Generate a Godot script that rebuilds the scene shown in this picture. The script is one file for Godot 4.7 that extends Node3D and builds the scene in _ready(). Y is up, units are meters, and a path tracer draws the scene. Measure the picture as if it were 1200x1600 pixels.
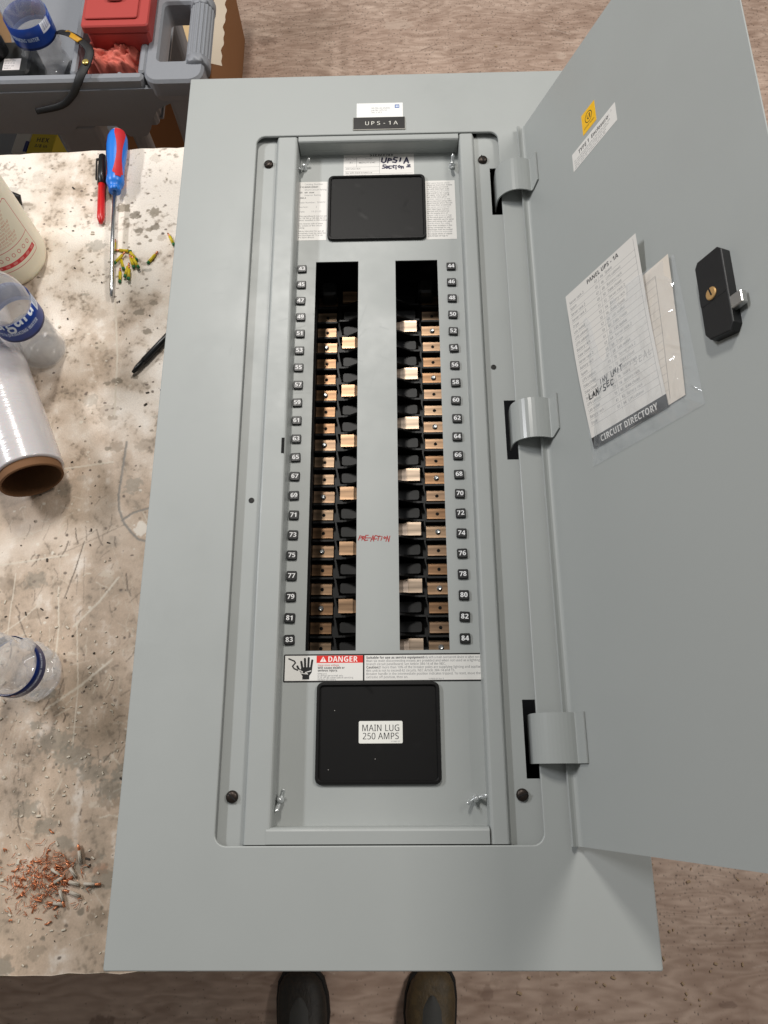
extends Node3D

# ---------------------------------------------------------------- mesh building
class MB:
	var st := SurfaceTool.new()
	var xf := Transform3D.IDENTITY
	var group := 1
	func _init() -> void:
		st.begin(Mesh.PRIMITIVE_TRIANGLES)
	func tris(v: PackedVector3Array, uv: PackedVector2Array, smooth := false, closed := true) -> void:
		var vol := 0.0
		if closed:
			var c := v[0]
			for i in range(0, v.size(), 3):
				vol += (v[i] - c).dot((v[i + 1] - c).cross(v[i + 2] - c))
		st.set_smooth_group(group if smooth else -1)
		group += 1
		var flip := vol > 0.0
		for i in range(0, v.size(), 3):
			var a := v[i]; var b := v[i + 1]; var d := v[i + 2]
			if (b - a).cross(d - a).length_squared() < 1e-22:
				continue
			for k in ([0, 2, 1] if flip else [0, 1, 2]):
				st.set_uv(uv[i + k])
				st.add_vertex(xf * v[i + k])
	func loft(loops: Array, caps := 3, smooth := false, rows := false, size := Vector2.ZERO, mid := Vector2.ZERO) -> void:
		var v := PackedVector3Array(); var uv := PackedVector2Array()
		var n: int = loops[0].size(); var m := loops.size()
		var put := func(j: int, i: int) -> void:
			var p: Vector3 = loops[j % m][i % n]
			v.append(p)
			uv.append(Vector2(1.0 - float(i) / n, 1.0 - float(j) / (m - 1)) if size == Vector2.ZERO else Vector2((p.x - mid.x) / size.x + 0.5, (p.z - mid.y) / size.y + 0.5))
		for j in (m if rows else m - 1):
			for i in n:
				put.call(j, i); put.call(j, i + 1); put.call(j + 1, i + 1)
				put.call(j, i); put.call(j + 1, i + 1); put.call(j + 1, i)
		for c in ([] if rows else [0, 1]):
			if caps & (1 << c):
				var lp: PackedVector3Array = loops[0 if c == 0 else m - 1]
				var o := Vector3.ZERO
				for p in lp: o += p / n
				var nrm := Vector3.ZERO
				for i in n: nrm += (lp[i] - o).cross(lp[(i + 1) % n] - o)
				var ax := nrm.cross(Vector3.UP if absf(nrm.normalized().y) < 0.9 else Vector3.RIGHT).normalized()
				var ay := nrm.normalized().cross(ax)
				var flat := PackedVector2Array()
				for p in lp: flat.append(Vector2((p - o).dot(ax), (p - o).dot(ay)) * 1000.0)
				var ids := Geometry2D.triangulate_polygon(flat)
				var fan := []
				if ids.size() != (n - 2) * 3 or n > 30:
					for i in n: fan.append([lp[i], lp[(i + 1) % n], o])
				else:
					for i in range(0, ids.size(), 3):
						var tri := [lp[ids[i]], lp[ids[i + 1]], lp[ids[i + 2]]]
						if (tri[1] - tri[0]).cross(tri[2] - tri[0]).dot(nrm) < 0.0: tri = [tri[0], tri[2], tri[1]]
						fan.append(tri)
				for t in fan:
					for p in (t if c == 1 else [t[0], t[2], t[1]]):
						v.append(p)
						uv.append(Vector2(0.5, 0.5) if size == Vector2.ZERO else Vector2((p.x - mid.x) / size.x + 0.5, (p.z - mid.y) / size.y + 0.5))
		tris(v, uv, smooth, caps == 3 or rows)
	static func rr(w: float, h: float, r: float, k: int, y: float, cx := 0.0, cz := 0.0) -> PackedVector3Array:
		var out := PackedVector3Array()
		for q in 4:
			var sx := 1.0 if q == 0 or q == 3 else -1.0
			var sz := 1.0 if q < 2 else -1.0
			for i in k + 1:
				var a := (q + float(i) / k) * PI / 2.0
				out.append(Vector3(cx + sx * (w / 2 - r) + r * cos(a), y, cz + sz * (h / 2 - r) + r * sin(a)))
		return out
	func slab(cx: float, cz: float, w: float, h: float, y0: float, y1: float, r := 0.001, ch := 0.0005, k := 2) -> void:
		var lp := []
		for q in [[ch, y0], [0.0, y0 + ch], [0.0, y1 - ch], [ch, y1]]:
			lp.append(rr(w - 2 * q[0], h - 2 * q[0], maxf(r - q[0], r * 0.4), k, q[1], cx, cz))
		loft(lp, 3, false, false, Vector2(w, h), Vector2(cx, cz))
	func box(c: Vector3, s: Vector3, ch := 0.001) -> void:
		slab(c.x, c.z, s.x, s.z, c.y - s.y / 2, c.y + s.y / 2, ch * 1.2, ch, 1)
	func lathe(c: Vector3, prof: Array, n := 24, caps := 3, smooth := true) -> void:
		var lp := []
		for q in prof:
			var l := PackedVector3Array()
			for i in n:
				l.append(c + Vector3(q[0] * cos(TAU * i / n), q[1], q[0] * sin(TAU * i / n)))
			lp.append(l)
		loft(lp, caps, smooth)
	func tube(path: Array, rad: Array, n := 8, smooth := true, squash := 1.0) -> void:
		var lp := []
		var side := Vector3.ZERO
		for i in path.size():
			var p: Vector3 = path[i]
			var d: Vector3 = (path[mini(i + 1, path.size() - 1)] - path[maxi(i - 1, 0)]).normalized()
			if side == Vector3.ZERO:
				side = d.cross(Vector3.UP if absf(d.y) < 0.9 else Vector3.RIGHT).normalized()
			side = (side - d * side.dot(d)).normalized()
			var up := side.cross(d)
			var r: float = rad[mini(i, rad.size() - 1)]
			var l := PackedVector3Array()
			for k in n:
				l.append(p + side * r * cos(TAU * k / n) + up * r * squash * sin(TAU * k / n))
			lp.append(l)
		loft(lp, 3, smooth)
	func prism(pts: PackedVector2Array, y0: float, y1: float) -> void:   # outline in x and z
		var v := PackedVector3Array()
		var ids := Geometry2D.triangulate_polygon(pts)
		for i in range(0, ids.size(), 3):
			for k in [0, 1, 2]: v.append(Vector3(pts[ids[i + k]].x, y1, pts[ids[i + k]].y))
		for i in range(0, ids.size(), 3):
			for k in [0, 2, 1]: v.append(Vector3(pts[ids[i + k]].x, y0, pts[ids[i + k]].y))
		var up := (v[1] - v[0]).cross(v[2] - v[0]).y > 0
		var ccw := not Geometry2D.is_polygon_clockwise(pts)
		var n := pts.size()
		var want := 0.0
		for i in n:
			var a := pts[i]; var b := pts[(i + 1) % n]
			want += a.x * b.y - b.x * a.y
		var s := (want < 0) == up
		for i in n:
			var a := pts[i]; var b := pts[(i + 1) % n]
			var q := [Vector3(a.x, y0, a.y), Vector3(b.x, y0, b.y), Vector3(b.x, y1, b.y), Vector3(a.x, y1, a.y)]
			for k in ([0, 1, 2, 0, 2, 3] if s else [0, 2, 1, 0, 3, 2]): v.append(q[k])
		var uv := PackedVector2Array(); uv.resize(v.size())
		tris(v, uv)
	func ribbon(pts: Array, w: float, y: float) -> void:   # pen strokes lying flat
		for i in pts.size() - 1:
			var a: Vector2 = pts[i]; var b: Vector2 = pts[i + 1]
			var d := (b - a).normalized() * w / 2
			var s := Vector2(-d.y, d.x)
			prism(PackedVector2Array([a - d + s, b + d + s, b + d - s, a - d - s]), y, y + 0.00012 + 0.000004 * i)
	func grid(f: Callable, nu: int, nv: int, smooth := true) -> void:
		var v := PackedVector3Array(); var uv := PackedVector2Array()
		for j in nv:
			for i in nu:
				for q in [[0, 0], [1, 0], [1, 1], [0, 0], [1, 1], [0, 1]]:
					var u := float(i + q[0]) / nu; var w := float(j + q[1]) / nv
					v.append(f.call(u, w)); uv.append(Vector2(u, w))
		tris(v, uv, smooth, false)
	func done(m: Material) -> ArrayMesh:
		st.generate_normals()
		var a := st.commit()
		a.surface_set_material(0, m)
		return a

# ---------------------------------------------------------------- nodes
func obj(called: String, b: MB, m: Material, parent: Node = self, at := Vector3.ZERO) -> MeshInstance3D:
	return inst(called, b.done(m), parent, at)

func inst(called: String, mesh: Mesh, parent: Node = self, at := Vector3.ZERO) -> MeshInstance3D:
	var o := MeshInstance3D.new()
	o.mesh = mesh
	o.name = numbered(parent, called)
	parent.add_child(o, true)
	o.position = at
	return o

var taken := {}
func numbered(parent: Node, called: String) -> String:
	var key := str(parent.get_instance_id()) + called
	var n: int = taken.get(key, 0)
	taken[key] = n + 1
	return called if n == 0 else "%s_%03d" % [called, n]

func thing(called: String, label: String, category: String, at := Vector3.ZERO, group := "") -> Node3D:
	var o := Node3D.new()
	o.name = numbered(self, called)
	add_child(o, true)
	o.position = at
	return tag(o, label, category, group)

func tag(o: Node3D, label: String, category: String, group := "") -> Node3D:
	o.set_meta("label", label); o.set_meta("category", category)
	if group: o.set_meta("group", group)
	return o

# ---------------------------------------------------------------- materials and print
func mat(c: Color, rough := 0.5, metal := 0.0) -> StandardMaterial3D:
	var m := StandardMaterial3D.new()
	m.albedo_color = c; m.roughness = rough; m.metallic = metal
	return m

func tex(img: Image) -> ImageTexture:
	return ImageTexture.create_from_image(img)

func printed(img: Image, rough := 0.45) -> StandardMaterial3D:
	var m := mat(Color.WHITE, rough)
	m.albedo_texture = tex(img)
	return m

func blank(w: int, h: int, c: Color) -> Image:
	var i := Image.create(w, h, false, Image.FORMAT_RGB8)
	i.fill(c)
	return i

var fonts := {}
func font(bold: bool, serif := false) -> SystemFont:
	var key := str(bold) + str(serif)
	if not fonts.has(key):
		var f := SystemFont.new()
		f.font_names = PackedStringArray(["Droid Serif" if serif else "Droid Sans"])
		f.font_weight = 700 if bold else 400
		fonts[key] = f
	return fonts[key]

func text(img: Image, s: String, x: float, y: float, em: float, c: Color, bold := false, align := 0, stretch := 1.0) -> void:   # y is the middle of the line
	var t := TextMesh.new()
	t.font = font(bold); t.font_size = 64; t.pixel_size = em / 64.0; t.depth = 0.0; t.curve_step = 1.5
	t.text = s
	t.horizontal_alignment = [HORIZONTAL_ALIGNMENT_LEFT, HORIZONTAL_ALIGNMENT_CENTER, HORIZONTAL_ALIGNMENT_RIGHT][align]
	var a := t.get_mesh_arrays()
	var v: PackedVector3Array = a[Mesh.ARRAY_VERTEX]
	var ids: PackedInt32Array = a[Mesh.ARRAY_INDEX] if a[Mesh.ARRAY_INDEX] != null else PackedInt32Array(range(v.size()))
	var p := PackedVector2Array()
	for q in v: p.append(Vector2(x + q.x * stretch, y - q.y))
	for i in range(0, ids.size(), 3):
		fill_tri(img, p[ids[i]], p[ids[i + 1]], p[ids[i + 2]], c)

func fill_tri(img: Image, a: Vector2, b: Vector2, d: Vector2, c: Color) -> void:
	var lo := floori(minf(a.y, minf(b.y, d.y))); var hi := ceili(maxf(a.y, maxf(b.y, d.y)))
	for y in range(maxi(lo, 0), mini(hi + 1, img.get_height())):
		var yc := y + 0.5
		var x0 := 1e9; var x1 := -1e9
		for e in [[a, b], [b, d], [d, a]]:
			var p: Vector2 = e[0]; var q: Vector2 = e[1]
			if (p.y <= yc) != (q.y <= yc):
				var x := p.x + (yc - p.y) / (q.y - p.y) * (q.x - p.x)
				x0 = minf(x0, x); x1 = maxf(x1, x)
		if x1 > x0:
			var i0 := roundi(x0); var i1 := roundi(x1)
			if i1 > i0: img.fill_rect(Rect2i(i0, y, i1 - i0, 1), c)

func fill_poly(img: Image, pts: PackedVector2Array, c: Color) -> void:
	var ids := Geometry2D.triangulate_polygon(pts)
	for i in range(0, ids.size(), 3): fill_tri(img, pts[ids[i]], pts[ids[i + 1]], pts[ids[i + 2]], c)

func stroke(img: Image, pts: Array, w: float, c: Color) -> void:
	for i in pts.size() - 1:
		var a: Vector2 = pts[i]; var b: Vector2 = pts[i + 1]
		var n := maxi(1, int(a.distance_to(b) / maxf(w * 0.3, 0.7)))
		for k in n + 1:
			var p := a.lerp(b, float(k) / n)
			disc(img, p, w / 2, c)

# an uneven stain laid over what is there
func blot(img: Image, n: FastNoiseLite, p: Vector2, r: float, squash: float, c: Color, alpha: float) -> void:
	for y in range(maxi(0, int(p.y - r * 1.4)), mini(img.get_height(), int(p.y + r * 1.4) + 2)):
		for x in range(maxi(0, int(p.x - r * 1.4)), mini(img.get_width(), int(p.x + r * 1.4) + 2)):
			var d := Vector2(x - p.x, (y - p.y) / squash).length() / r + 0.55 * n.get_noise_2d(x, y)
			var k := alpha * smooth01(1.0, 0.72, d)
			if k > 0.01: img.set_pixel(x, y, img.get_pixel(x, y).lerp(c, k))

func faint(img: Image, pts: Array, w: float, c: Color, alpha: float) -> void:
	for i in pts.size() - 1:
		var a: Vector2 = pts[i]; var b: Vector2 = pts[i + 1]
		var n := maxi(1, int(a.distance_to(b)))
		for k in n:
			var p := a.lerp(b, float(k) / n)
			var g := alpha * rng.randf_range(0.4, 1.0)
			for dy in int(w) + 1:
				for dx in int(w) + 1:
					var x := int(p.x) + dx; var y := int(p.y) + dy
					if x >= 0 and y >= 0 and x < img.get_width() and y < img.get_height():
						var e := clampf(w - dx, 0, 1) * clampf(w - dy, 0, 1)
						img.set_pixel(x, y, img.get_pixel(x, y).lerp(c, g * e))

func disc(img: Image, p: Vector2, r: float, c: Color) -> void:
	for y in range(floori(p.y - r), ceili(p.y + r) + 1):
		var h := r * r - (y - p.y) * (y - p.y)
		if h > 0: img.fill_rect(Rect2i(roundi(p.x - sqrt(h)), y, maxi(1, roundi(2 * sqrt(h))), 1), c)

# handwriting: letters as strokes in a unit box
const HAND := {
	"U": [[0, 0, 0.05, 0.8, 0.35, 1, 0.65, 0.8, 0.7, 0]], "P": [[0.1, 1, 0.15, 0, 0.6, 0.1, 0.65, 0.4, 0.15, 0.55]], "S": [[0.65, 0.1, 0.2, 0.05, 0.1, 0.35, 0.6, 0.6, 0.5, 0.95, 0.05, 0.9]],
	"1": [[0.3, 0, 0.3, 1]], "A": [[0, 1, 0.35, 0, 0.7, 1], [0.1, 0.65, 0.6, 0.6]], "e": [[0.1, 0.7, 0.55, 0.62, 0.5, 0.4, 0.2, 0.4, 0.1, 0.8, 0.3, 1, 0.6, 0.9]],
	"c": [[0.6, 0.45, 0.25, 0.4, 0.1, 0.75, 0.3, 1, 0.65, 0.9]], "t": [[0.35, 0.1, 0.3, 0.9, 0.6, 1], [0.1, 0.4, 0.65, 0.35]], "i": [[0.3, 0.45, 0.3, 1], [0.3, 0.2, 0.33, 0.22]],
	"o": [[0.35, 0.4, 0.1, 0.7, 0.35, 1, 0.6, 0.7, 0.35, 0.4]], "n": [[0.1, 0.4, 0.12, 1, 0.2, 0.5, 0.5, 0.45, 0.6, 1]], "2": [[0.1, 0.3, 0.5, 0.15, 0.6, 0.45, 0.05, 0.95, 0.75, 0.9]],
	"R": [[0.1, 1, 0.15, 0, 0.6, 0.1, 0.6, 0.4, 0.15, 0.5, 0.65, 1]], "E": [[0.6, 0.05, 0.1, 0, 0.1, 1, 0.65, 0.95], [0.1, 0.5, 0.5, 0.45]], "-": [[0.1, 0.6, 0.6, 0.55]],
	"C": [[0.6, 0.15, 0.2, 0.1, 0.08, 0.6, 0.3, 1, 0.65, 0.9]], "L": [[0.1, 0, 0.1, 1, 0.6, 0.95]], "N": [[0.05, 1, 0.1, 0, 0.6, 1, 0.65, 0]], "I": [[0.3, 0, 0.3, 1]], "T": [[0, 0.05, 0.7, 0], [0.35, 0, 0.33, 1]], "G": [[0.6, 0.1, 0.2, 0.05, 0.05, 0.6, 0.4, 1, 0.65, 0.6, 0.35, 0.6]],
	"V": [[0, 0, 0.3, 1, 0.65, 0]], "/": [[0.05, 1, 0.6, 0]], "D": [[0.1, 0, 0.1, 1, 0.6, 0.7, 0.55, 0.2, 0.1, 0]], "a": [[0.6, 0.5, 0.2, 0.4, 0.1, 0.8, 0.3, 1, 0.55, 0.6, 0.6, 1]], " ": [],
}
func hand(s: String, x: float, y: float, h: float, adv := 0.8, slant := 0.1) -> Array:
	var out := []
	for i in s.length():
		for l in HAND.get(s[i], []):
			var pts := []
			for k in range(0, l.size(), 2):
				pts.append(Vector2(x + i * h * adv + l[k] * h * 0.9 + (1.0 - l[k + 1]) * h * slant + rng.randf_range(-0.05, 0.05) * h, y + l[k + 1] * h * (0.85 + 0.2 * sin(i * 3.7)) + sin(i * 2.3) * h * 0.10 + rng.randf_range(-0.05, 0.05) * h))
			out.append(pts)
	return out

# ---------------------------------------------------------------- noise textures
func noise(seed_: int, freq: float, oct := 4, kind := FastNoiseLite.TYPE_SIMPLEX_SMOOTH) -> FastNoiseLite:
	var n := FastNoiseLite.new()
	n.seed = seed_; n.frequency = freq; n.fractal_octaves = oct; n.noise_type = kind
	return n

func field(n: FastNoiseLite, w: int, h: int, gw := 0, gh := 0) -> PackedByteArray:
	var i := n.get_seamless_image(gw if gw else w, gh if gh else h, false, false, 0.12, true)
	if gw or gh: i.resize(w, h, Image.INTERPOLATE_CUBIC)
	i.convert(Image.FORMAT_L8)
	return i.get_data()

func smooth01(a: float, b: float, x: float) -> float:
	var t := clampf((x - a) / (b - a), 0.0, 1.0)
	return t * t * (3.0 - 2.0 * t)

var rng := RandomNumberGenerator.new()
const DOOR_ANGLE := 68.0
var enamel: StandardMaterial3D
var black_plastic: StandardMaterial3D
var zinc: StandardMaterial3D
var white_label: StandardMaterial3D
const INK := Color(0.12, 0.12, 0.13)
const GREY_INK := Color(0.42, 0.42, 0.43)
const PAPER := Color(0.86, 0.85, 0.83)

func _ready() -> void:
	rng.seed = 7
	# ------------------------------------------------ camera
	var cam := Camera3D.new()
	cam.name = "camera"
	add_child(cam)
	var back := Vector3(0.02011422, 0.94688985, 0.3209284)
	var up := Vector3(0.01206609, 0.32074006, -0.9470904)
	cam.transform = Transform3D(Basis(up.cross(back).normalized(), up.normalized(), back.normalized()), Vector3(0.0235203, 0.8601223, 0.3911676))
	cam.fov = 67.31
	cam.near = 0.02; cam.far = 60.0
	cam.current = true
	# ------------------------------------------------ light of the workshop
	var we := WorldEnvironment.new()
	we.name = "world_environment"
	var env := Environment.new()
	env.background_mode = Environment.BG_COLOR
	env.background_color = Color(0.83, 0.83, 0.82)
	env.background_energy_multiplier = 0.22
	env.tonemap_mode = Environment.TONE_MAPPER_LINEAR
	env.tonemap_exposure = 1.0
	env.sdfgi_enabled = true; env.ssao_enabled = true; env.ssil_enabled = true
	we.environment = env
	add_child(we)
	area_light("ceiling_light_far", Vector3(-0.31, 2.05, -1.42), Vector2(0.14, 0.5), 3.15, Color(1.0, 0.985, 0.96))
	area_light("ceiling_light_right", Vector3(2.0, 2.5, -1.2), Vector2(0.55, 1.2), 5.4, Color(1.0, 0.98, 0.96))
	area_light("wall_light_left", Vector3(-2.4, 1.9, -1.0), Vector2(0.16, 0.9), 4.9, Color(0.98, 0.985, 1.0))

	make_materials()
	setting()
	panel()
	directory()
	table_things()
	cart()
	shoes()

func area_light(called: String, at: Vector3, size: Vector2, energy: float, c: Color) -> void:
	var l := AreaLight3D.new()
	l.name = called
	l.area_size = size
	l.light_energy = energy; l.light_color = c
	l.shadow_enabled = true
	l.area_range = 30.0
	l.area_attenuation = 2.0
	add_child(l)
	l.look_at_from_position(at, Vector3(0, -0.1, 0), Vector3.BACK)

func make_materials() -> void:
	enamel = mat(Color(0.628, 0.641, 0.632), 0.36)
	# fine orange peel and handling marks of the sprayed enamel
	var w := 512
	var a := field(noise(3, 0.05, 2), w, w); var b := field(noise(5, 0.006, 4), w, w)
	var r := Image.create(w, w, false, Image.FORMAT_L8)
	for y in w:
		for x in w:
			var v := 0.31 + 0.20 * (b[y * w + x] / 255.0) + 0.05 * (a[y * w + x] / 255.0)
			r.set_pixel(x, y, Color(v, v, v))
	for i in 90:
		var p := Vector2(rng.randf() * w, rng.randf() * w)
		var d := Vector2.from_angle(rng.randf() * TAU) * rng.randf_range(4, 40)
		stroke(r, [p, p + d], 1.0, Color(0.55, 0.55, 0.55))
	enamel.roughness = 1.0
	enamel.metallic_specular = 0.5
	enamel.roughness_texture = tex(r)
	enamel.uv1_triplanar = true
	enamel.uv1_scale = Vector3(2.3, 2.3, 2.3)
	var nt := NoiseTexture2D.new()
	nt.width = 256; nt.height = 256; nt.seamless = true; nt.as_normal_map = true; nt.bump_strength = 0.6
	nt.noise = noise(11, 0.02, 2)
	enamel.normal_enabled = true; enamel.normal_texture = nt; enamel.normal_scale = 0.035
	black_plastic = mat(Color(0.05, 0.046, 0.045), 0.42)
	black_plastic.metallic_specular = 0.35
	zinc = mat(Color(0.84, 0.85, 0.85), 0.3, 0.75)
	white_label = mat(PAPER, 0.5)

# ================================================================ setting
func setting() -> void:
	# floor: worn plywood sheet flooring with a horizontal grain
	var w := 1024
	var g1 := field(noise(21, 0.012, 5), w, w, 200, 1024)
	var g2 := field(noise(22, 0.09, 4), w, w, 300, 1024)
	var g3 := field(noise(23, 0.006, 4), w, w)
	var g4 := field(noise(24, 0.25, 2), w, w)
	var out := PackedByteArray(); out.resize(w * w * 3)
	var ca := Color(0.56, 0.455, 0.39); var cb := Color(0.96, 0.865, 0.79); var cc := Color(0.66, 0.535, 0.465)
	for i in w * w:
		var ring := 0.5 + 0.5 * sin(g1[i] * 0.22 + g3[i] * 0.05)
		var t := clampf(0.20 * ring + 0.46 * (g2[i] / 255.0) + 0.44 * (g3[i] / 255.0) - 0.01, 0.0, 1.0)
		var c := ca.lerp(cb, t).lerp(cc, 0.30 * g1[i] / 255.0)
		var k := 1.0 - 0.42 * smooth01(0.73, 0.86, g4[i] / 255.0) + 0.10 * smooth01(0.25, 0.05, g4[i] / 255.0)
		out[i * 3] = int(clampf(c.r * k, 0, 1) * 255); out[i * 3 + 1] = int(clampf(c.g * k, 0, 1) * 255); out[i * 3 + 2] = int(clampf(c.b * k, 0, 1) * 255)
	var fi := Image.create_from_data(w, w, false, Image.FORMAT_RGB8, out)
	var fe := noise(25, 0.11, 3)
	for i in 160:
		var p := Vector2(rng.randf() * w, rng.randf() * w)
		blot(fi, fe, p, rng.randf_range(1.5, 22.0) * (0.3 + rng.randf()), rng.randf_range(0.25, 0.8), [Color(0.42, 0.33, 0.28), Color(0.88, 0.80, 0.73), Color(0.50, 0.40, 0.34)][i % 3], rng.randf_range(0.12, 0.45))
	for i in 120:
		var p := Vector2(rng.randf() * w, rng.randf() * w)
		faint(fi, [p, p + Vector2.from_angle(rng.randf_range(-0.5, 0.5)) * rng.randf_range(3, 40)], 1.4, [Color(0.34, 0.26, 0.22), Color(0.92, 0.86, 0.80)][i % 2], rng.randf_range(0.2, 0.6))
	var fm := mat(Color.WHITE, 0.55)
	fm.albedo_texture = tex(fi)
	var nb := fi.duplicate()
	nb.bump_map_to_normal_map(1.4)
	fm.normal_enabled = true; fm.normal_texture = tex(nb); fm.normal_scale = 0.5
	fm.uv1_scale = Vector3(12, 12, 1)
	var fb := MB.new()
	fb.grid(func(u: float, v: float) -> Vector3: return Vector3((u - 0.5) * 26.0, 0, (v - 0.5) * 26.0), 2, 2, false)
	var fl := obj("floor", fb, fm, self, Vector3(0.3, -0.95, -0.4))
	fl.set_meta("kind", "structure")
	# wood chips and dust on the floor
	var cbm := MB.new()
	for i in 420:
		var p := Vector3(rng.randf_range(-1.3, 1.6), -0.949, rng.randf_range(-2.2, 1.0))
		if i > 130: p = Vector3(rng.randf_range(0.25, 1.0), -0.949, rng.randf_range(0.3, 0.95))
		cbm.xf = Transform3D(Basis(Vector3.UP, rng.randf() * TAU), p)
		var s := rng.randf_range(0.0012, 0.0045) * (1.6 if i % 17 == 0 else 1.0)
		cbm.box(Vector3(0, s * 0.3, 0), Vector3(s * rng.randf_range(1, 2.2), s * 0.6, s), s * 0.15)
	var chips := obj("wood_chips", cbm, mat(Color(0.72, 0.62, 0.50), 0.8))
	chips.set_meta("kind", "stuff")
	tag(chips, "pale wood chips scattered over the brown plywood floor", "wood chips")
	workbench()

func px_table(x: float, z: float) -> Vector2:
	return Vector2((x + 1.0) / 0.8 * 860.0, (z + 0.588) / 1.198 * 1288.0)

func workbench() -> void:
	var t := thing("workbench", "worn workbench with chipped cream painted top under the grey panel", "workbench", Vector3(-0.4, -0.95, 0.01))
	t.rotation.y = 0.027
	# worn cream paint over brown board
	var w := 860; var h := 1288
	var a := field(noise(31, 0.004, 5), w, h)
	var b := field(noise(32, 0.018, 5), w, h)
	var c := field(noise(33, 0.09, 4), w, h)
	var d := field(noise(34, 0.35, 2), w, h)
	var sx := field(noise(35, 0.03, 4), w, h, 860, 90)
	var out := PackedByteArray(); out.resize(w * h * 3)
	var cream := Color(0.93, 0.89, 0.84); var tan_ := Color(0.75, 0.665, 0.58); var grey := Color(0.63, 0.565, 0.49); var dark := Color(0.42, 0.37, 0.315); var pale := Color(0.94, 0.91, 0.87)
	for y in h:
		var near := float(y) / h
		for x in w:
			var i := y * w + x
			var fa := a[i] / 255.0; var fb := b[i] / 255.0; var fc := c[i] / 255.0; var fd := d[i] / 255.0; var fs := sx[i] / 255.0
			var wear := smooth01(0.22, 0.74, fa * 0.55 + fb * 0.25 + near * 0.46 + 0.06 * smooth01(0.25, 0.5, near) - 0.12)
			var col := cream.lerp(tan_, wear)
			col = col.lerp(grey, 0.6 * smooth01(0.50, 0.80, fa * 0.25 + fb * 0.5 + fc * 0.2 + near * 0.14))
			col = col.lerp(dark, 0.46 * smooth01(0.60, 0.82, fb * 0.5 + fc * 0.5))
			col = col.lerp(pale, 0.55 * smooth01(0.58, 0.80, (1.0 - fb) * 0.45 + fs * 0.35 + (1.0 - fc) * 0.2))
			var k := 0.94 + 0.12 * fd
			out[i * 3] = int(clampf(col.r * k, 0, 1) * 255); out[i * 3 + 1] = int(clampf(col.g * k, 0, 1) * 255); out[i * 3 + 2] = int(clampf(col.b * k, 0, 1) * 255)
	var img := Image.create_from_data(w, h, false, Image.FORMAT_RGB8, out)
	var edge := noise(36, 0.11, 3)
	# smears of old paint, glue and dirt
	for i in 190:
		var p := Vector2(rng.randf_range(300, w), rng.randf_range(0, h))
		var low := p.y / h
		blot(img, edge, p, rng.randf_range(3, 20), rng.randf_range(0.35, 1.0), [Color(0.54, 0.47, 0.395), Color(0.58, 0.52, 0.45), Color(0.87, 0.83, 0.76), Color(0.47, 0.455, 0.41)][i % 4], rng.randf_range(0.15, 0.5) * (0.7 + 0.6 * low))
	# small nicks
	for i in 1300:
		var p := Vector2(rng.randf_range(300, w), rng.randf_range(0, h))
		blot(img, edge, p, rng.randf_range(1.0, 3.2), rng.randf_range(0.5, 1.0), [Color(0.36, 0.31, 0.27), Color(0.88, 0.85, 0.79), Color(0.45, 0.40, 0.34)][i % 3], rng.randf_range(0.4, 0.85))
	# scratches through the paint
	for i in 1100:
		var p := Vector2(rng.randf_range(300, w), rng.randf_range(0, h))
		if i % 3: p.y = rng.randf_range(h * 0.50, h * 0.86)
		var dir := Vector2.from_angle(rng.randf_range(-0.5, 0.5) + (PI / 2 if i % 3 else 0.0) + (0.7 if i % 5 == 0 else 0.0))
		var l := rng.randf_range(4, 30) * (4.5 if i % 19 == 0 else 1.0)
		var q := p + dir * l * 0.5 + Vector2(rng.randf_range(-3, 3), rng.randf_range(-3, 3))
		faint(img, [p, q, p + dir * l], 1.2 if i % 4 else 2.0, [Color(0.86, 0.82, 0.75), Color(0.82, 0.775, 0.70), Color(0.40, 0.35, 0.30)][i % 3], rng.randf_range(0.25, 0.7))
	for s in [[-0.55, 0.12, -0.43, 0.105, 2.6], [-0.44, 0.15, -0.435, 0.27, 2.4], [-0.50, 0.13, -0.51, 0.29, 2.0], [-0.36, 0.14, -0.415, 0.205, 3.0], [-0.36, 0.25, -0.44, 0.31, 3.0], [-0.52, 0.22, -0.46, 0.17, 2.0], [-0.41, 0.20, -0.40, 0.36, 2.0], [-0.47, -0.02, -0.38, -0.03, 3.0], [-0.40, -0.30, -0.385, -0.10, 3.0]]:
		faint(img, [px_table(s[0], s[1]), px_table((s[0] + s[2]) / 2 + 0.004, (s[1] + s[3]) / 2), px_table(s[2], s[3])], s[4], Color(0.84, 0.795, 0.725), 0.7)
	# drips and dark stains
	for s in [[-0.372, -0.425, 9], [-0.355, -0.427, 7], [-0.345, -0.43, 10], [-0.36, -0.413, 4], [-0.37, -0.40, 4], [-0.352, -0.405, 4], [-0.43, -0.44, 5], [-0.412, -0.432, 4], [-0.46, -0.50, 4], [-0.445, -0.425, 4], [-0.38, -0.455, 11], [-0.35, -0.46, 13], [-0.43, -0.50, 24], [-0.40, -0.47, 14], [-0.34, -0.29, 7], [-0.42, -0.215, 4], [-0.36, -0.275, 10], [-0.345, -0.24, 8], [-0.40, -0.155, 6], [-0.385, -0.158, 9], [-0.36, -0.165, 7], [-0.40, 0.55, 4], [-0.372, 0.545, 6], [-0.415, 0.572, 4], [-0.43, 0.60, 3], [-0.39, -0.05, 5], [-0.40, -0.03, 4]]:
		blot(img, edge, px_table(s[0], s[1]), s[2], 0.75, Color(0.44, 0.40, 0.345).lerp(Color(0.54, 0.49, 0.42), rng.randf()), 0.75)
	# a curved grey scuff beside the panel
	var sc := []
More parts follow.
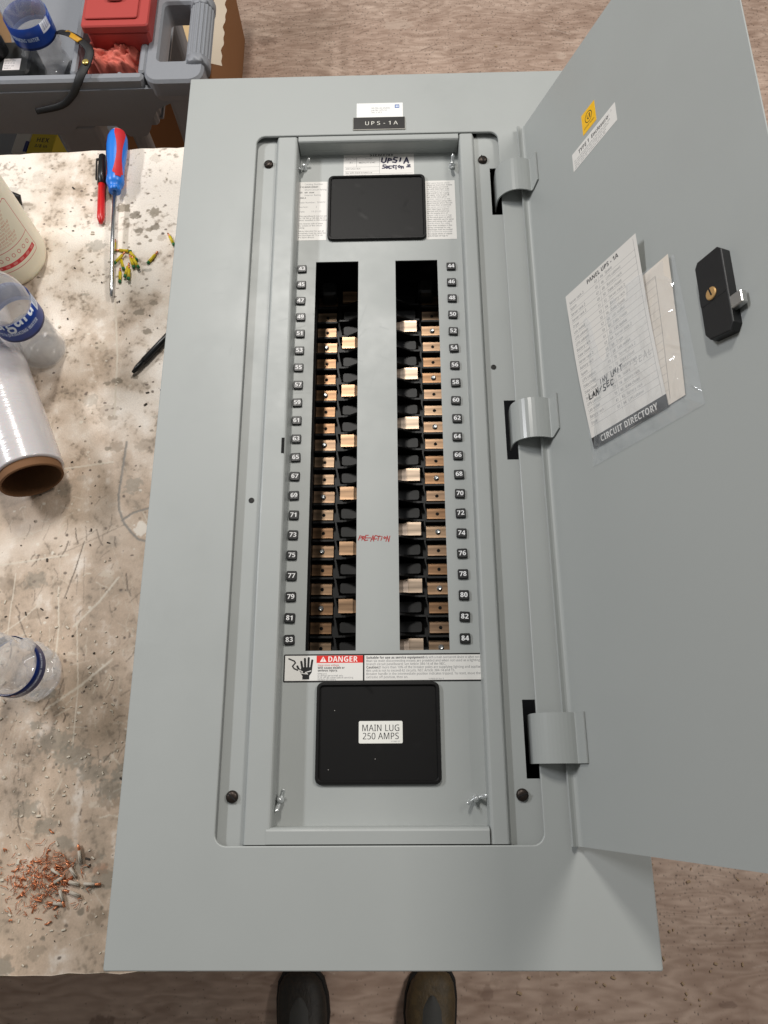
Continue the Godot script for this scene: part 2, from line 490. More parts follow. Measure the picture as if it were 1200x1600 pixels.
	for q in [[-0.364, -0.06], [-0.366, -0.03], [-0.368, 0.0], [-0.3695, 0.021], [-0.367, 0.042], [-0.359, 0.062], [-0.348, 0.076], [-0.337, 0.087], [-0.318, 0.092]]: sc.append(px_table(q[0], q[1]))
	faint(img, sc, 3.2, Color(0.50, 0.48, 0.45), 0.55)
	faint(img, [px_table(-0.362, 0.059), px_table(-0.347, 0.048), px_table(-0.320, 0.041)], 3.0, Color(0.50, 0.48, 0.45), 0.55)
	blot(img, edge, px_table(-0.333, 0.072), 13.0, 1.0, Color(0.92, 0.89, 0.84), 0.8)
	for k in 5: blot(img, edge, px_table(-0.41 + 0.014 * k, 0.49 + 0.01 * sin(k * 2.0)), 16.0 - k, 0.8, Color(0.62, 0.46, 0.36), 0.5)
	for k in 10: blot(img, edge, px_table(-0.45 + 0.026 * (k % 5), 0.33 + 0.02 * k), rng.randf_range(10, 30), 0.6, Color(0.47, 0.45, 0.40), 0.45)
	var soft: Image = img.duplicate()
	soft.resize(w / 2, h / 2, Image.INTERPOLATE_BILINEAR); soft.resize(w, h, Image.INTERPOLATE_CUBIC)
	img.blend_rect(soft, Rect2i(0, 0, 0, 0), Vector2i.ZERO)
	var m := mat(Color.WHITE, 0.62)
	m.albedo_texture = tex(img)
	m.uv1_scale = Vector3(1.5, 1, 1); m.uv1_offset = Vector3(-0.5, 0, 0)
	var nb := img.duplicate()
	nb.bump_map_to_normal_map(2.2)
	m.normal_enabled = true; m.normal_texture = tex(nb); m.normal_scale = 0.7
	# the top: a board with chipped edges
	var top := MB.new()
	top.grid(func(u: float, v: float) -> Vector3:
		return Vector3(-1.4 + 1.2 * u, -0.14, -0.585 + 1.195 * v + (0.0015 * sin(u * 47.0) * sin(u * 131.0) if v < 0.01 or v > 0.99 else 0.0)), 60, 40, false)
	obj("painted_surface", top, m, t, -t.position)
	var board := MB.new()
	board.box(Vector3(-0.6, -0.153, 0.0125), Vector3(1.61, 0.024, 1.197), 0.002)
	var wood := mat(Color(0.66, 0.58, 0.47), 0.75)
	obj("board", board, wood, t, -t.position)
	var frame := MB.new()
	for z in [-0.52, 0.53]: frame.box(Vector3(-0.6, -0.21, z), Vector3(1.46, 0.088, 0.038), 0.002)
	for x in [-1.34, 0.13]: frame.box(Vector3(x, -0.21, 0.005), Vector3(0.038, 0.088, 1.01), 0.002)
	var timber := mat(Color(0.50, 0.41, 0.31), 0.8)
	obj("frame", frame, timber, t, -t.position)
	for x in [-1.30, 0.09]:
		for z in [-0.47, 0.48]:
			var leg := MB.new()
			leg.box(Vector3(x, -0.6025, z), Vector3(0.085, 0.695, 0.06), 0.003)
			obj("leg", leg, timber, t, -t.position)

# ================================================================ electrical panel
func panel() -> void:
	var t := thing("electrical_panel", "open grey electrical panel lying on the bench with hinged door raised", "electrical panel", Vector3(0, -0.14, 0))
	var o := -t.position
	# trim plate: folded pan edge outside, rounded opening inside
	var hx := -0.002; var hz := -0.002; var hw := 0.341; var hh := 0.929
	var b := MB.new()
	b.loft([MB.rr(0.5516, 1.153, 0.0025, 6, -0.014), MB.rr(0.5516, 1.153, 0.0025, 6, -0.0016), MB.rr(0.5508, 1.1522, 0.0022, 6, -0.0005), MB.rr(0.549, 1.1505, 0.002, 6, 0.0),
		MB.rr(hw + 0.0024, hh + 0.0024, 0.0132, 6, 0.0, hx, hz), MB.rr(hw + 0.0006, hh + 0.0006, 0.0123, 6, -0.0005, hx, hz), MB.rr(hw, hh, 0.012, 6, -0.0014, hx, hz), MB.rr(hw, hh, 0.012, 6, -0.0032, hx, hz),
		MB.rr(hw + 0.004, hh + 0.004, 0.013, 6, -0.0036, hx, hz), MB.rr(0.5476, 1.149, 0.0015, 6, -0.0036), MB.rr(0.5476, 1.149, 0.0015, 6, -0.014)], 3, false, true)
	obj("trim_plate", b, enamel, t, o)
	# the box under the trim
	b = MB.new()
	b.loft([MB.rr(0.505, 1.11, 0.004, 2, -0.14), MB.rr(0.505, 1.11, 0.004, 2, -0.0042), MB.rr(0.501, 1.106, 0.003, 2, -0.0042), MB.rr(0.501, 1.106, 0.003, 2, -0.1365), MB.rr(0.01, 0.02, 0.003, 2, -0.1365), MB.rr(0.01, 0.02, 0.003, 2, -0.14)], 3, false, true)
	obj("back_box", b, mat(Color(0.13, 0.13, 0.135), 0.6), t, o)
	# recessed flange around the rails, with hinge slots on the right
	b = MB.new()
	var fy := -0.0095
	b.slab(-0.158, -0.001, 0.036, 0.944, fy - 0.0015, fy, 0.0001, 0.0)
	var zs := [-0.473, -0.410, -0.331, -0.049, 0.031, 0.316, 0.398, 0.471]
	for i in range(0, 8, 2):
		b.slab(0.155, (zs[i] + zs[i + 1]) / 2, 0.044, zs[i + 1] - zs[i], fy - 0.0015, fy, 0.0001, 0.0)
	for i in [1, 3, 5]:
		b.slab(0.1443, (zs[i] + zs[i + 1]) / 2, 0.0226, zs[i + 1] - zs[i], fy - 0.0015, fy, 0.0001, 0.0)
	b.slab(0, -0.4685, 0.28, 0.008, fy - 0.0015, fy, 0.0001, 0.0)
	b.slab(0, 0.4665, 0.28, 0.008, fy - 0.0015, fy, 0.0001, 0.0)
	obj("mounting_flange", b, enamel, t, o)
	# rails: rounded inner edge, wall down to the deadfront
	for s in [[-1.0, -0.1145, -0.143], [1.0, 0.1138, 0.1335]]:
		b = MB.new()
		var lp := []
		for z in [-0.4655, 0.4615]:
			var l := PackedVector3Array()
			var xi: float = s[1]; var xo: float = s[2]; var q: float = s[0]
			for p in [[xi, -0.0335], [xi, -0.0062], [xi + q * 0.0006, -0.0040], [xi + q * 0.0018, -0.0026], [xi + q * 0.0036, -0.0020], [xo - q * 0.0025, -0.0020], [xo - q * 0.0010, -0.0026], [xo, -0.0045], [xo + q * 0.0022, -0.0096], [xo, -0.0110], [xo - q * 0.002, -0.0046], [xi + q * 0.0022, -0.0046], [xi + q * 0.0018, -0.0335]]:
				l.append(Vector3(p[0], p[1], z))
			lp.append(l)
		b.loft(lp, 3)
		obj("rail", b, enamel, t, o)
	for s in [[-1.0, -0.4560, -0.4655, -0.1135, 0.1128], [1.0, 0.4450, 0.4612, -0.1195, 0.1128]]:
		b = MB.new()
		var lp := []
		for x in [s[3], s[4]]:
			var l := PackedVector3Array()
			var xi: float = s[1]; var xo: float = s[2]; var q: float = s[0]
			for p in [[xi - q * 0.0 + (-0.0045 if q < 0 else 0.0), -0.0335], [xi, -0.0060], [xi + q * 0.0006, -0.0036], [xi + q * 0.0018, -0.0020], [xi + q * 0.0036, -0.0014], [xo, -0.0016], [xo, -0.0042], [xi + q * 0.003, -0.0042], [xi + q * 0.0022, -0.0335]]:
				l.append(Vector3(x, p[1], p[0]))
			lp.append(l)
		b.loft(lp, 3)
		obj("rail", b, enamel, t, o)
	# deadfront cover with two breaker slots
	b = MB.new()
	for q in [[-0.1163, -0.0872, -0.2750, 0.2577], [-0.0288, 0.0220, -0.2750, 0.2577], [0.0795, 0.1156, -0.2750, 0.2577], [-0.1163, 0.1156, -0.466, -0.2750], [-0.1163, 0.1156, 0.2577, 0.4475]]:
		b.box(Vector3((q[0] + q[1]) / 2, -0.0308, (q[2] + q[3]) / 2), Vector3(q[1] - q[0], 0.0016, q[3] - q[2]), 0.0)
	var dead := obj("deadfront_cover", b, enamel, t, o)
	number_tags(dead)
	fillers(dead, t, o)
	labels(dead, t, o)
	interior(t, o)
	fixings(t, o)
	door(t, o)

func number_tags(dead: Node3D) -> void:
	var atlas := blank(64 * 7, 64 * 6, Color(0.095, 0.095, 0.10))
	for i in 42:
		text(atlas, str(43 + i), 64 * (i % 7) + 32, 64 * (i / 7) + 32, 43, Color(0.93, 0.93, 0.93), true, 1)
	var m := printed(atlas, 0.4)
	for i in 42:
		var b := MB.new()
		var w := 0.0122; var h := 0.0116
		var lp := []
		for q in [[0.0, 0.0], [0.0, 0.0022], [0.0008, 0.003]]:
			lp.append(MB.rr(w - 2 * q[0], h - 2 * q[0], 0.0014, 2, q[1]))
		# the face of the tag takes its cell of the print
		b.loft(lp, 3, false, false, Vector2(w * 7, h * 6), Vector2(w * 7 * (0.5 - (i % 7 + 0.5) / 7.0), h * 6 * (0.5 - (i / 7 + 0.5) / 6.0)))
		var left := i % 2 == 0
		var o := obj("number_tag", b, m, dead, Vector3(-0.1058 if left else 0.0978, -0.03, -0.2630 + 0.0254 * (i / 2)))
		o.rotation.y = rng.randf_range(-0.06, 0.06)
		o.position.x += rng.randf_range(-0.0004, 0.0004)

func fillers(dead: Node3D, t: Node3D, o: Vector3) -> void:
	for q in [[-0.0722, 0.0655, -0.4185, -0.3085, 0], [-0.0725, 0.0660, 0.2938, 0.4036, 1]]:
		var cx: float = (q[0] + q[1]) / 2; var cz: float = (q[2] + q[3]) / 2; var w: float = q[1] - q[0]; var h: float = q[3] - q[2]
		var b := MB.new()
		b.loft([MB.rr(w, h, 0.007, 5, -0.0299, cx, cz), MB.rr(w, h, 0.007, 5, -0.0268, cx, cz), MB.rr(w - 0.0016, h - 0.0016, 0.0064, 5, -0.0256, cx, cz), MB.rr(w - 0.006, h - 0.006, 0.0045, 5, -0.0254, cx, cz), MB.rr(w - 0.0078, h - 0.0078, 0.004, 5, -0.0262, cx, cz), MB.rr(w - 0.0088, h - 0.0088, 0.0036, 5, -0.0278, cx, cz), MB.rr(w - 0.020, h - 0.020, 0.003, 5, -0.0278, cx, cz)], 3)
		var m := black_plastic.duplicate()
		var im := blank(512, 512, Color(0.62, 0.62, 0.62))
		for i in 26:
			var p := Vector2(rng.randf(), rng.randf()) * 512
			stroke(im, [p, p + Vector2.from_angle(rng.randf() * TAU) * rng.randf_range(5, 50)], rng.randf_range(2, 14), Color(1, 1, 1) * rng.randf_range(0.42, 0.8))
		im.resize(48, 48, Image.INTERPOLATE_LANCZOS)
		m.roughness = 0.8; m.roughness_texture = tex(im); m.uv1_triplanar = true; m.uv1_scale = Vector3(7, 7, 7)
		var f := obj("filler_plate", b, m, t, o)
		if q[4] == 0:
			f.set_meta("label", "small black filler plate between two printed labels")
		else:
			f.set_meta("label", "large black filler plate with a white amperage label")
			var im2 := blank(420, 210, Color(0.90, 0.895, 0.87))
			text(im2, "MAIN LUG", 210, 66, 84, INK, false, 1, 0.93)
			text(im2, "250 AMPS", 210, 142, 84, INK, false, 1, 0.93)
			text(im2, "14-9482-01", 350, 192, 18, GREY_INK, false, 1)
			b = MB.new()
			b.slab(-0.0003, 0.3486, 0.0488, 0.0240, -0.0278, -0.0272, 0.0015, 0.0001, 3)
			obj("amperage_label", b, printed(im2), f)
			b = MB.new()
			for p in [[-0.052, 0.325], [-0.0065, 0.377], [-0.058, 0.388]]:
				b.box(Vector3(p[0], -0.0277, p[1]), Vector3(0.0008, 0.0003, 0.0006), 0.0001)
			var sp := obj("dust_speck", b, mat(Color(0.8, 0.78, 0.75), 0.9), f)
			sp.set_meta("kind", "stuff")

func sticker(parent: Node, called: String, cx: float, cz: float, w: float, h: float, y: float, img: Image, r := 0.0006, rough := 0.42, at := Vector3.ZERO) -> MeshInstance3D:
	var b := MB.new()
	b.slab(cx, cz, w, h, y, y + 0.00025, r, 0.00005, 3)
	return obj(called, b, printed(img, rough), parent, at)

func labels(dead: Node3D, t: Node3D, o: Vector3) -> void:
	# rating label, hand marked
	var im := blank(820, 350, PAPER)
	text(im, "SIEMENS", 440, 30, 52, INK, true, 1, 1.25)
	for y in [58, 200, 262, 300]: im.fill_rect(Rect2i(14, y, 404 if y < 290 else 790, 3), GREY_INK)
	im.fill_rect(Rect2i(14, 58, 790, 3), GREY_INK)
	im.fill_rect(Rect2i(150, 58, 3, 142), GREY_INK); im.fill_rect(Rect2i(416, 58, 3, 242), GREY_INK)
	text(im, "Panel Type", 30, 82, 26, GREY_INK); text(im, "Section", 250, 82, 26, GREY_INK)
	text(im, "P1", 70, 140, 32, INK); text(im, "480Y/277 V AC", 175, 140, 30, INK)
	text(im, "200-5422-BLK", 24, 226, 28, INK); text(im, "Use with listed breakers or", 24, 284, 26, INK); text(im, "equipment as marked", 24, 322, 24, GREY_INK); text(im, "Norcross, GA  USA", 560, 322, 22, GREY_INK)
	for s in hand("UPS1A", 440, 78, 78, 0.84): stroke(im, s, 19, Color(0.10, 0.09, 0.22))
	for s in hand("Section 2", 448, 176, 64, 0.56): stroke(im, s, 16, Color(0.10, 0.09, 0.22))
	sticker(dead, "rating_label", -0.0003, -0.4395, 0.1016, 0.0435, -0.03, im)
	# left label
	im = blank(330, 780, PAPER)
	var y := 34
	for l in ["       Catalog Number", "P1C42MC250AT", "       Short Circuit Rating", "65   kA  max", "       Interior Rating", "250 A", "", "Date Number:  326072", "", "Section:           2", "", "Date:         11-21-23", ""]:
		text(im, l, 14, y, 29, INK if l.length() < 16 else GREY_INK, l.length() < 14)
		y += 37 if l else 24
	for l in ["This panelboard may be used", "for 1Ø 3W or 3Ø 4W, 60 Hz", "when installed in this enclosure", "", "See reverse side of door", "for details of the circuit", "rating", "", "Wires intended for use at", "terminals must be rated for", "not less than 60 °C or as", "the label directs"]:
		text(im, l, 14, y, 25, INK); y += 27 if l else 18
	sticker(dead, "catalog_label", -0.0943, -0.3612, 0.0415, 0.1005, -0.03, im)
	# right label, under the edge of the rail
	im = blank(350, 780, PAPER)
	y = 34
	var words := "refer panel boards where the rating not more than breakers in this series connected for use with listed type shall be marked and installed as instructed for the supply wires of copper only torque all lugs to the value given or when replaced use the same class and rating".split(" ")
	for r in 27:
		var l := ""
		var k := r * 5
		while l.length() < 24: l += words[k % words.size()] + " "; k += 1
		text(im, l.substr(0, 27), 14, y, 24, INK if r % 4 else GREY_INK)
		y += 27
	sticker(dead, "instruction_label", 0.0868, -0.3590, 0.0420, 0.1005, -0.03, im)
	# danger label and service notice
	im = blank(1560, 216, Color(0.87, 0.86, 0.84))
	var bk := Color(0.09, 0.09, 0.09)
	for r in [Rect2i(0, 0, 1560, 11), Rect2i(0, 204, 1560, 12), Rect2i(0, 0, 11, 216), Rect2i(622, 0, 12, 216)]: im.fill_rect(r, bk)
	im.fill_rect(Rect2i(258, 12, 364, 56), Color(0.85, 0.17, 0.14))
	text(im, "DANGER", 345, 40, 58, Color(0.95, 0.93, 0.91), true)
	fill_poly(im, PackedVector2Array([Vector2(310, 18), Vector2(336, 60), Vector2(284, 60)]), Color(0.95, 0.93, 0.91))
	im.fill_rect(Rect2i(307, 30, 6, 16), Color(0.85, 0.17, 0.14)); im.fill_rect(Rect2i(307, 50, 6, 5), Color(0.85, 0.17, 0.14))
	text(im, "Hazardous voltage.", 268, 86, 20, Color(0.7, 0.2, 0.17)); text(im, "Will cause death or", 268, 106, 23, INK, true); text(im, "serious injury.", 268, 126, 23, INK, true)
	for q in [["Keep out.", 150], ["Qualified personnel only.", 166], ["Turn off all power before servicing.", 182], ["Replace all covers.", 197]]: text(im, q[0], 268, q[1], 18, GREY_INK)
	# hand struck by a bolt
	for f in [[148, 108, 138, 58], [170, 104, 166, 36], [194, 104, 196, 30], [216, 108, 224, 48]]: stroke(im, [Vector2(f[0], f[1]), Vector2(f[2], f[3])], 17, bk)
	stroke(im, [Vector2(150, 140), Vector2(118, 112), Vector2(108, 92)], 16, bk)
	fill_poly(im, PackedVector2Array([Vector2(138, 100), Vector2(226, 100), Vector2(222, 140), Vector2(204, 166), Vector2(204, 194), Vector2(150, 194), Vector2(150, 168), Vector2(136, 146)]), bk)
	stroke(im, [Vector2(40, 34), Vector2(84, 52), Vector2(92, 66), Vector2(70, 92), Vector2(84, 110), Vector2(110, 122)], 11, bk)
	stroke(im, [Vector2(118, 120), Vector2(150, 134), Vector2(142, 146), Vector2(190, 152), Vector2(172, 140), Vector2(214, 128)], 7, Color(0.87, 0.86, 0.84))
	var notice := [["Suitable for use as service equipment", " only with a main overcurrent device or when not more"], ["", "than six main disconnecting means are provided and when not used as a lighting and appliance"], ["", "branch circuit panelboard; see Article 384-14 of the NEC."], ["Caution:", " If more than 10% of the breaker poles are supplying lighting and appliance circuits, then"], ["", "this unit is not to exceed 42 circuits. NEC Article 384-14 and 15."], ["", "Breaker handle in the intermediate position indicates tripped. To reset, move the handle to the"], ["", "extreme off position, then on."]]
	for i in notice.size():
		var ty := 30 + i * 25
		text(im, notice[i][0], 648, ty, 25, INK, true)
		text(im, notice[i][1], 648 + (440 if i == 0 else 92 if i == 3 else 0), ty, 25, GREY_INK, false, 0, 0.98 if i != 0 else 0.80)
	text(im, "14-1000-01 Rev. B", 1130, 195, 15, GREY_INK)
	sticker(dead, "danger_label", 0.0027, 0.2775, 0.2286, 0.0318, -0.03, im, 0.0015)
	# red handwriting on the centre strip
	var b := MB.new()
	for s in hand("PRE-ACTioN", -0.0268, 0.1195, 0.0066, 0.56, 0.2): b.ribbon(s, 0.0010, -0.0299)
	obj("red_handwriting", b, mat(Color(0.62, 0.14, 0.12), 0.6), dead)
	# nameplate and asset sticker above the opening
	im = blank(520, 154, Color(0.11, 0.105, 0.10))
	for r in [Rect2i(0, 0, 520, 3), Rect2i(0, 149, 520, 5), Rect2i(0, 0, 3, 154), Rect2i(517, 0, 3, 154)]: im.fill_rect(r, Color(0.75, 0.74, 0.7))
	var x := 116.0
	for ch in "UPS-1A": text(im, ch, x + 24, 76, 62, Color(0.87, 0.86, 0.82), false, 1, 1.15); x += 57
	b = MB.new()
	b.slab(0.0012, -0.4842, 0.0742, 0.0226, 0.0, 0.0016, 0.0005, 0.0003)
	obj("nameplate", b, printed(im, 0.35), t, o)
	im = blank(470, 190, Color(0.90, 0.90, 0.89))
	for i in 3: text(im, ["SB-PNL-42-250042", "Job No. UPS-1A", "Sec. 2 of 2"][i], 150, 66 + i * 27, 23, GREY_INK)
	im.fill_rect(Rect2i(388, 24, 46, 44), Color(0.22, 0.36, 0.62)); im.fill_rect(Rect2i(397, 34, 12, 24), Color(0.85, 0.88, 0.93)); im.fill_rect(Rect2i(414, 34, 12, 24), Color(0.85, 0.88, 0.93))
	sticker(t, "asset_sticker", 0.0022, -0.5088, 0.0664, 0.0272, 0.0, im, 0.0004, 0.42, o)

func interior(t: Node3D, o: Vector3) -> void:
	var ins := mat(Color(0.03, 0.029, 0.028), 0.5)
	var b := MB.new()
	b.box(Vector3(-0.004, -0.1275, 0.0), Vector3(0.19, 0.017, 0.60), 0.001)
	for x in [-0.0945, 0.0885]:
		b.box(Vector3(x, -0.112, 0.0), Vector3(0.0035, 0.016, 0.60), 0.0005)
	var base := obj("bus_insulator", b, ins, t, o)
	var copper := mat(Color(0.86, 0.62, 0.42), 0.42, 0.80)
	var cw := 256
	var f1 := field(noise(51, 0.02, 4), cw, cw, 16, 256)
	var ci := Image.create(cw, cw, false, Image.FORMAT_RGB8)
	for yy in cw:
		for xx in cw:
			var k := 0.78 + 0.42 * (f1[yy * cw + xx] / 255.0 - 0.35)
			ci.set_pixel(xx, yy, Color(0.84, 0.685, 0.545) * k)
	copper.albedo_color = Color.WHITE
	copper.albedo_texture = tex(ci); copper.uv1_triplanar = true; copper.uv1_scale = Vector3(14, 14, 14)
	var tones := []
	for q in [Color(1, 1, 1), Color(0.90, 0.86, 0.82), Color(1.0, 1.03, 1.06), Color(0.94, 0.95, 0.97)]:
		var m: StandardMaterial3D = copper.duplicate()
		m.albedo_color = q
		tones.append(m)
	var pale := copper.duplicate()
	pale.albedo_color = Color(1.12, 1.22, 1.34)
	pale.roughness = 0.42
	var bright := copper.duplicate()
	bright.albedo_color = Color(1.0, 1.0, 1.0); bright.roughness = 0.42
	var hole := mat(Color(0.02, 0.018, 0.016), 0.9)
	# one stab plate with a threaded hole, one with a screw, one finger
	var plate := MB.new()
	plate.box(Vector3(0, 0.001, 0), Vector3(0.0272, 0.0035, 0.0152), 0.0004)
	var plate_mesh := plate.done(copper)
	var wide := MB.new()
	wide.box(Vector3(0, 0.001, 0), Vector3(0.0286, 0.0045, 0.0172), 0.0004)
	var wide_mesh := wide.done(bright)
	var hb := MB.new()
	hb.lathe(Vector3.ZERO, [[0.0023, 0.0], [0.0023, 0.0002]], 14, 3, false)
	var hole_mesh := hb.done(hole)
	var sb := MB.new()
	sb.lathe(Vector3.ZERO, [[0.0036, 0.0], [0.0036, 0.0008], [0.0030, 0.0014], [0.0030, 0.0022], [0.0022, 0.0028], [0.0012, 0.0026]], 12, 3, false)
	sb.box(Vector3(0, 0.0029, 0), Vector3(0.0042, 0.0004, 0.0007), 0.0)
	var screw_mesh := sb.done(zinc)
	var fing := MB.new()
	var lp := []
	for q in [[0.0, 0.0], [0.018, 0.0], [0.024, -0.0016], [0.030, -0.0024], [0.052, -0.0024]]:
		var w: float = 0.0180 if q[0] < 0.02 else 0.0160
		var l := PackedVector3Array()
		for c in [[-1, 0], [1, 0], [1, -0.004], [-1, -0.004]]: l.append(Vector3(q[0], q[1] + c[1], c[0] * w / 2))
		lp.append(l)
	fing.loft(lp, 3)
	var finger_mesh := fing.done(bright)
	var rib := MB.new()
	rib.slab(0, 0, 0.054, 0.0195, 0.0, 0.009, 0.006, 0.003, 3)
	rib.lathe(Vector3(0.016, 0.0091, 0.0), [[0.0045, 0.0], [0.0040, 0.0012], [0.0022, 0.0012], [0.002, 0.0002]], 12, 3, false)
	var rib_mesh := rib.done(ins)
	var wall := MB.new()
	wall.box(Vector3(0, 0.006, 0), Vector3(0.029, 0.012, 0.0036), 0.0006)
	var wall_mesh := wall.done(ins)
	var fin := MB.new()
	lp = []
	for i in 13:   # the wavy barrier between two poles
		var f := i / 12.0
		var h := 0.016 + 0.0135 * smoothstep(0.18, 0.66, f)
		var l := PackedVector3Array()
		for c in [[-0.0013, 0], [0.0013, 0], [0.0013, h], [-0.0013, h]]: l.append(Vector3(f * 0.054, c[1], c[0]))
		lp.append(l)
	fin.loft(lp, 3)
	var fin_mesh := fin.done(ins)
	for side in [-1, 1]:
		for k in range(-1, 20):
			var z := -0.2408 + 0.0254 * k
			if z > 0.275: continue
			var screwed := posmod(k, 3) == (2 if side < 0 else 1)
			var x := -0.0785 if side < 0 else 0.0735
			var s := inst("stab_plate", wide_mesh if screwed else plate_mesh, base, Vector3(x - 0.0008 * side * (1 if screwed else 0), -0.1172, z))
			s.material_override = tones[rng.randi() % 4]
			s.rotation.y = rng.randf_range(-0.012, 0.012)
			if screwed:
				var sc := inst("terminal_screw", screw_mesh, base, Vector3(x + 0.0005 * side, -0.1138, z + 0.0003))
				sc.rotation.y = rng.randf() * PI
				var fg := inst("bus_finger", finger_mesh, base, Vector3(-0.0552 if side < 0 else 0.0513, -0.1000, z))
				fg.rotation.y = 0.0 if side < 0 else PI
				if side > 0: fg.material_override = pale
			else:
				inst("screw_hole", hole_mesh, base, Vector3(x + 0.0006, -0.1144, z + 0.0005))
				var rb := inst("pole_block", rib_mesh, base, Vector3(-0.030 if side < 0 else 0.026, -0.119, z))
				rb.rotation.y = 0.0 if side < 0 else PI
			inst("stab_barrier", wall_mesh, base, Vector3(x - 0.0012 * side, -0.119, z + 0.0127))
			var fn := inst("pole_barrier", fin_mesh, base, Vector3(-0.060 if side < 0 else 0.0555, -0.119, z + 0.0127))
			fn.rotation.y = 0.0 if side < 0 else PI
	for q in [[-0.075, -0.100], [0.066, -0.098]]:   # moulded end blocks at the top of the slots
		b = MB.new()
		b.box(Vector3(q[0], q[1], -0.272), Vector3(0.022, 0.03, 0.022), 0.003)
		obj("end_block", b, mat(Color(0.15, 0.15, 0.15), 0.3), base)

func fixings(t: Node3D, o: Vector3) -> void:
	var steel := mat(Color(0.22, 0.19, 0.17), 0.4, 0.7)
	var b := MB.new()
	b.lathe(Vector3.ZERO, [[0.0066, 0.0], [0.0066, 0.0012], [0.0060, 0.0028], [0.0045, 0.0040], [0.0022, 0.0044]], 20)
	var head := b.done(steel)
	b = MB.new()
	b.box(Vector3(0, 0.0042, 0), Vector3(0.0115, 0.0008, 0.0013), 0.0001)
	var slot := b.done(mat(Color(0.03, 0.03, 0.03), 0.8))
	for q in [[-0.1556, -0.4246, 0.6], [0.1465, -0.4245, 1.9], [-0.1583, 0.4148, -0.7], [0.1498, 0.4142, 0.35]]:
		var s := inst("cover_screw", head, t, o + Vector3(q[0], -0.0095, q[1]))
		inst("slot", slot, s).rotation.y = q[2]
	b = MB.new()
	b.lathe(Vector3.ZERO, [[0.0034, 0.0], [0.0034, 0.0006], [0.0022, 0.0007], [0.0021, 0.0003]], 18, 3, false)
	var hm := b.done(mat(Color(0.07, 0.065, 0.06), 0.5, 0.3))
	for q in [[-0.1547, 0.0796], [0.1452, -0.0961]]:
		inst("empty_screw_hole", hm, t, o + Vector3(q[0], -0.0095, q[1]))
	b = MB.new()
	b.box(Vector3(-0.1182, -0.0019, 0.0113), Vector3(0.0036, 0.0006, 0.0205), 0.0001)
	obj("rail_notch", b, mat(Color(0.03, 0.03, 0.03), 0.9), t, o)
	# wing nuts at the corners of the deadfront
	for q in [[-0.1075, -0.4345, 0.9], [0.1045, -0.4330, 1.5], [-0.1095, 0.4185, 1.25], [0.1025, 0.4180, 0.35]]:
		b = MB.new()
		b.lathe(Vector3.ZERO, [[0.0042, 0.0], [0.0042, 0.0015], [0.0034, 0.0060], [0.0022, 0.0062], [0.0022, 0.0095], [0.0012, 0.0100]], 14)
		for s in [-1, 1]:
			b.tube([Vector3(s * 0.002, 0.003, 0), Vector3(s * 0.006, 0.0055, 0.0004), Vector3(s * 0.0100, 0.0105, 0.0008), Vector3(s * 0.0116, 0.0125, 0.0008)], [0.0021, 0.0024, 0.0026, 0.0012], 8, true, 0.5)
		var wn := obj("wing_nut", b, zinc, t, o + Vector3(q[0], -0.03, q[1]))
		wn.rotation.y = q[2]
	var gloss: StandardMaterial3D = enamel.duplicate()
	gloss.roughness_texture = null
	gloss.roughness = 0.24; gloss.metallic_specular = 0.5
	# gooseneck hinges
	for i in 3:
		var z0: float = [-0.399, -0.0375, 0.3318][i]; var z1: float = [-0.3470, 0.0145, 0.3831][i]
		b = MB.new()
		var prof := [Vector2(0.1628, -0.024)]
		for k in 15:
			var f := k / 14.0
			var g := 1.0 - f
			prof.append(Vector2(0.1625, -0.004) * g * g * g + Vector2(0.1632, 0.0165) * 3 * g * g * f + Vector2(0.1850, 0.0270) * 3 * g * f * f + Vector2(0.2052, 0.0172) * f * f * f)
		prof.append(Vector2(0.2068, 0.0182)); prof.append(Vector2(0.2080, 0.0206))
		prof.append(Vector2(0.2124, 0.0316))
		var loops := []
		for z in [z0, z1]:
			var top := []; var low := []
			for k in prof.size():
				var d: Vector2 = (prof[mini(k + 1, prof.size() - 1)] - prof[maxi(k - 1, 0)]).normalized()
				var n := Vector2(-d.y, d.x)
				var inset := 0.0
				if k == prof.size() - 1 and i < 2: inset = 0.006 * (-1.0 if z == z1 else 0.0)
				top.append(Vector3(prof[k].x + n.x * 0.0008, prof[k].y + n.y * 0.0008, z + inset)); low.append(Vector3(prof[k].x - n.x * 0.0008, prof[k].y - n.y * 0.0008, z + inset))
			low.reverse()
			loops.append(PackedVector3Array(top + low))
		var n2: int = loops[0].size()
		var v := PackedVector3Array(); var uv := PackedVector2Array()
		for k in n2:
			var a: Vector3 = loops[0][k]; var a2: Vector3 = loops[0][(k + 1) % n2]; var c: Vector3 = loops[1][k]; var c2: Vector3 = loops[1][(k + 1) % n2]
			v.append_array([a, a2, c2, a, c2, c])
		for e in 2:
			for k in prof.size() - 1:
				var l: PackedVector3Array = loops[e]
				var q := [l[k], l[k + 1], l[n2 - 2 - k], l[n2 - 1 - k]]
				for w in ([0, 2, 1, 0, 3, 2] if e == 0 else [0, 1, 2, 0, 2, 3]): v.append(q[w])
		uv.resize(v.size())
		b.tris(v, uv, false, true)
		obj("hinge", b, gloss, t, o)

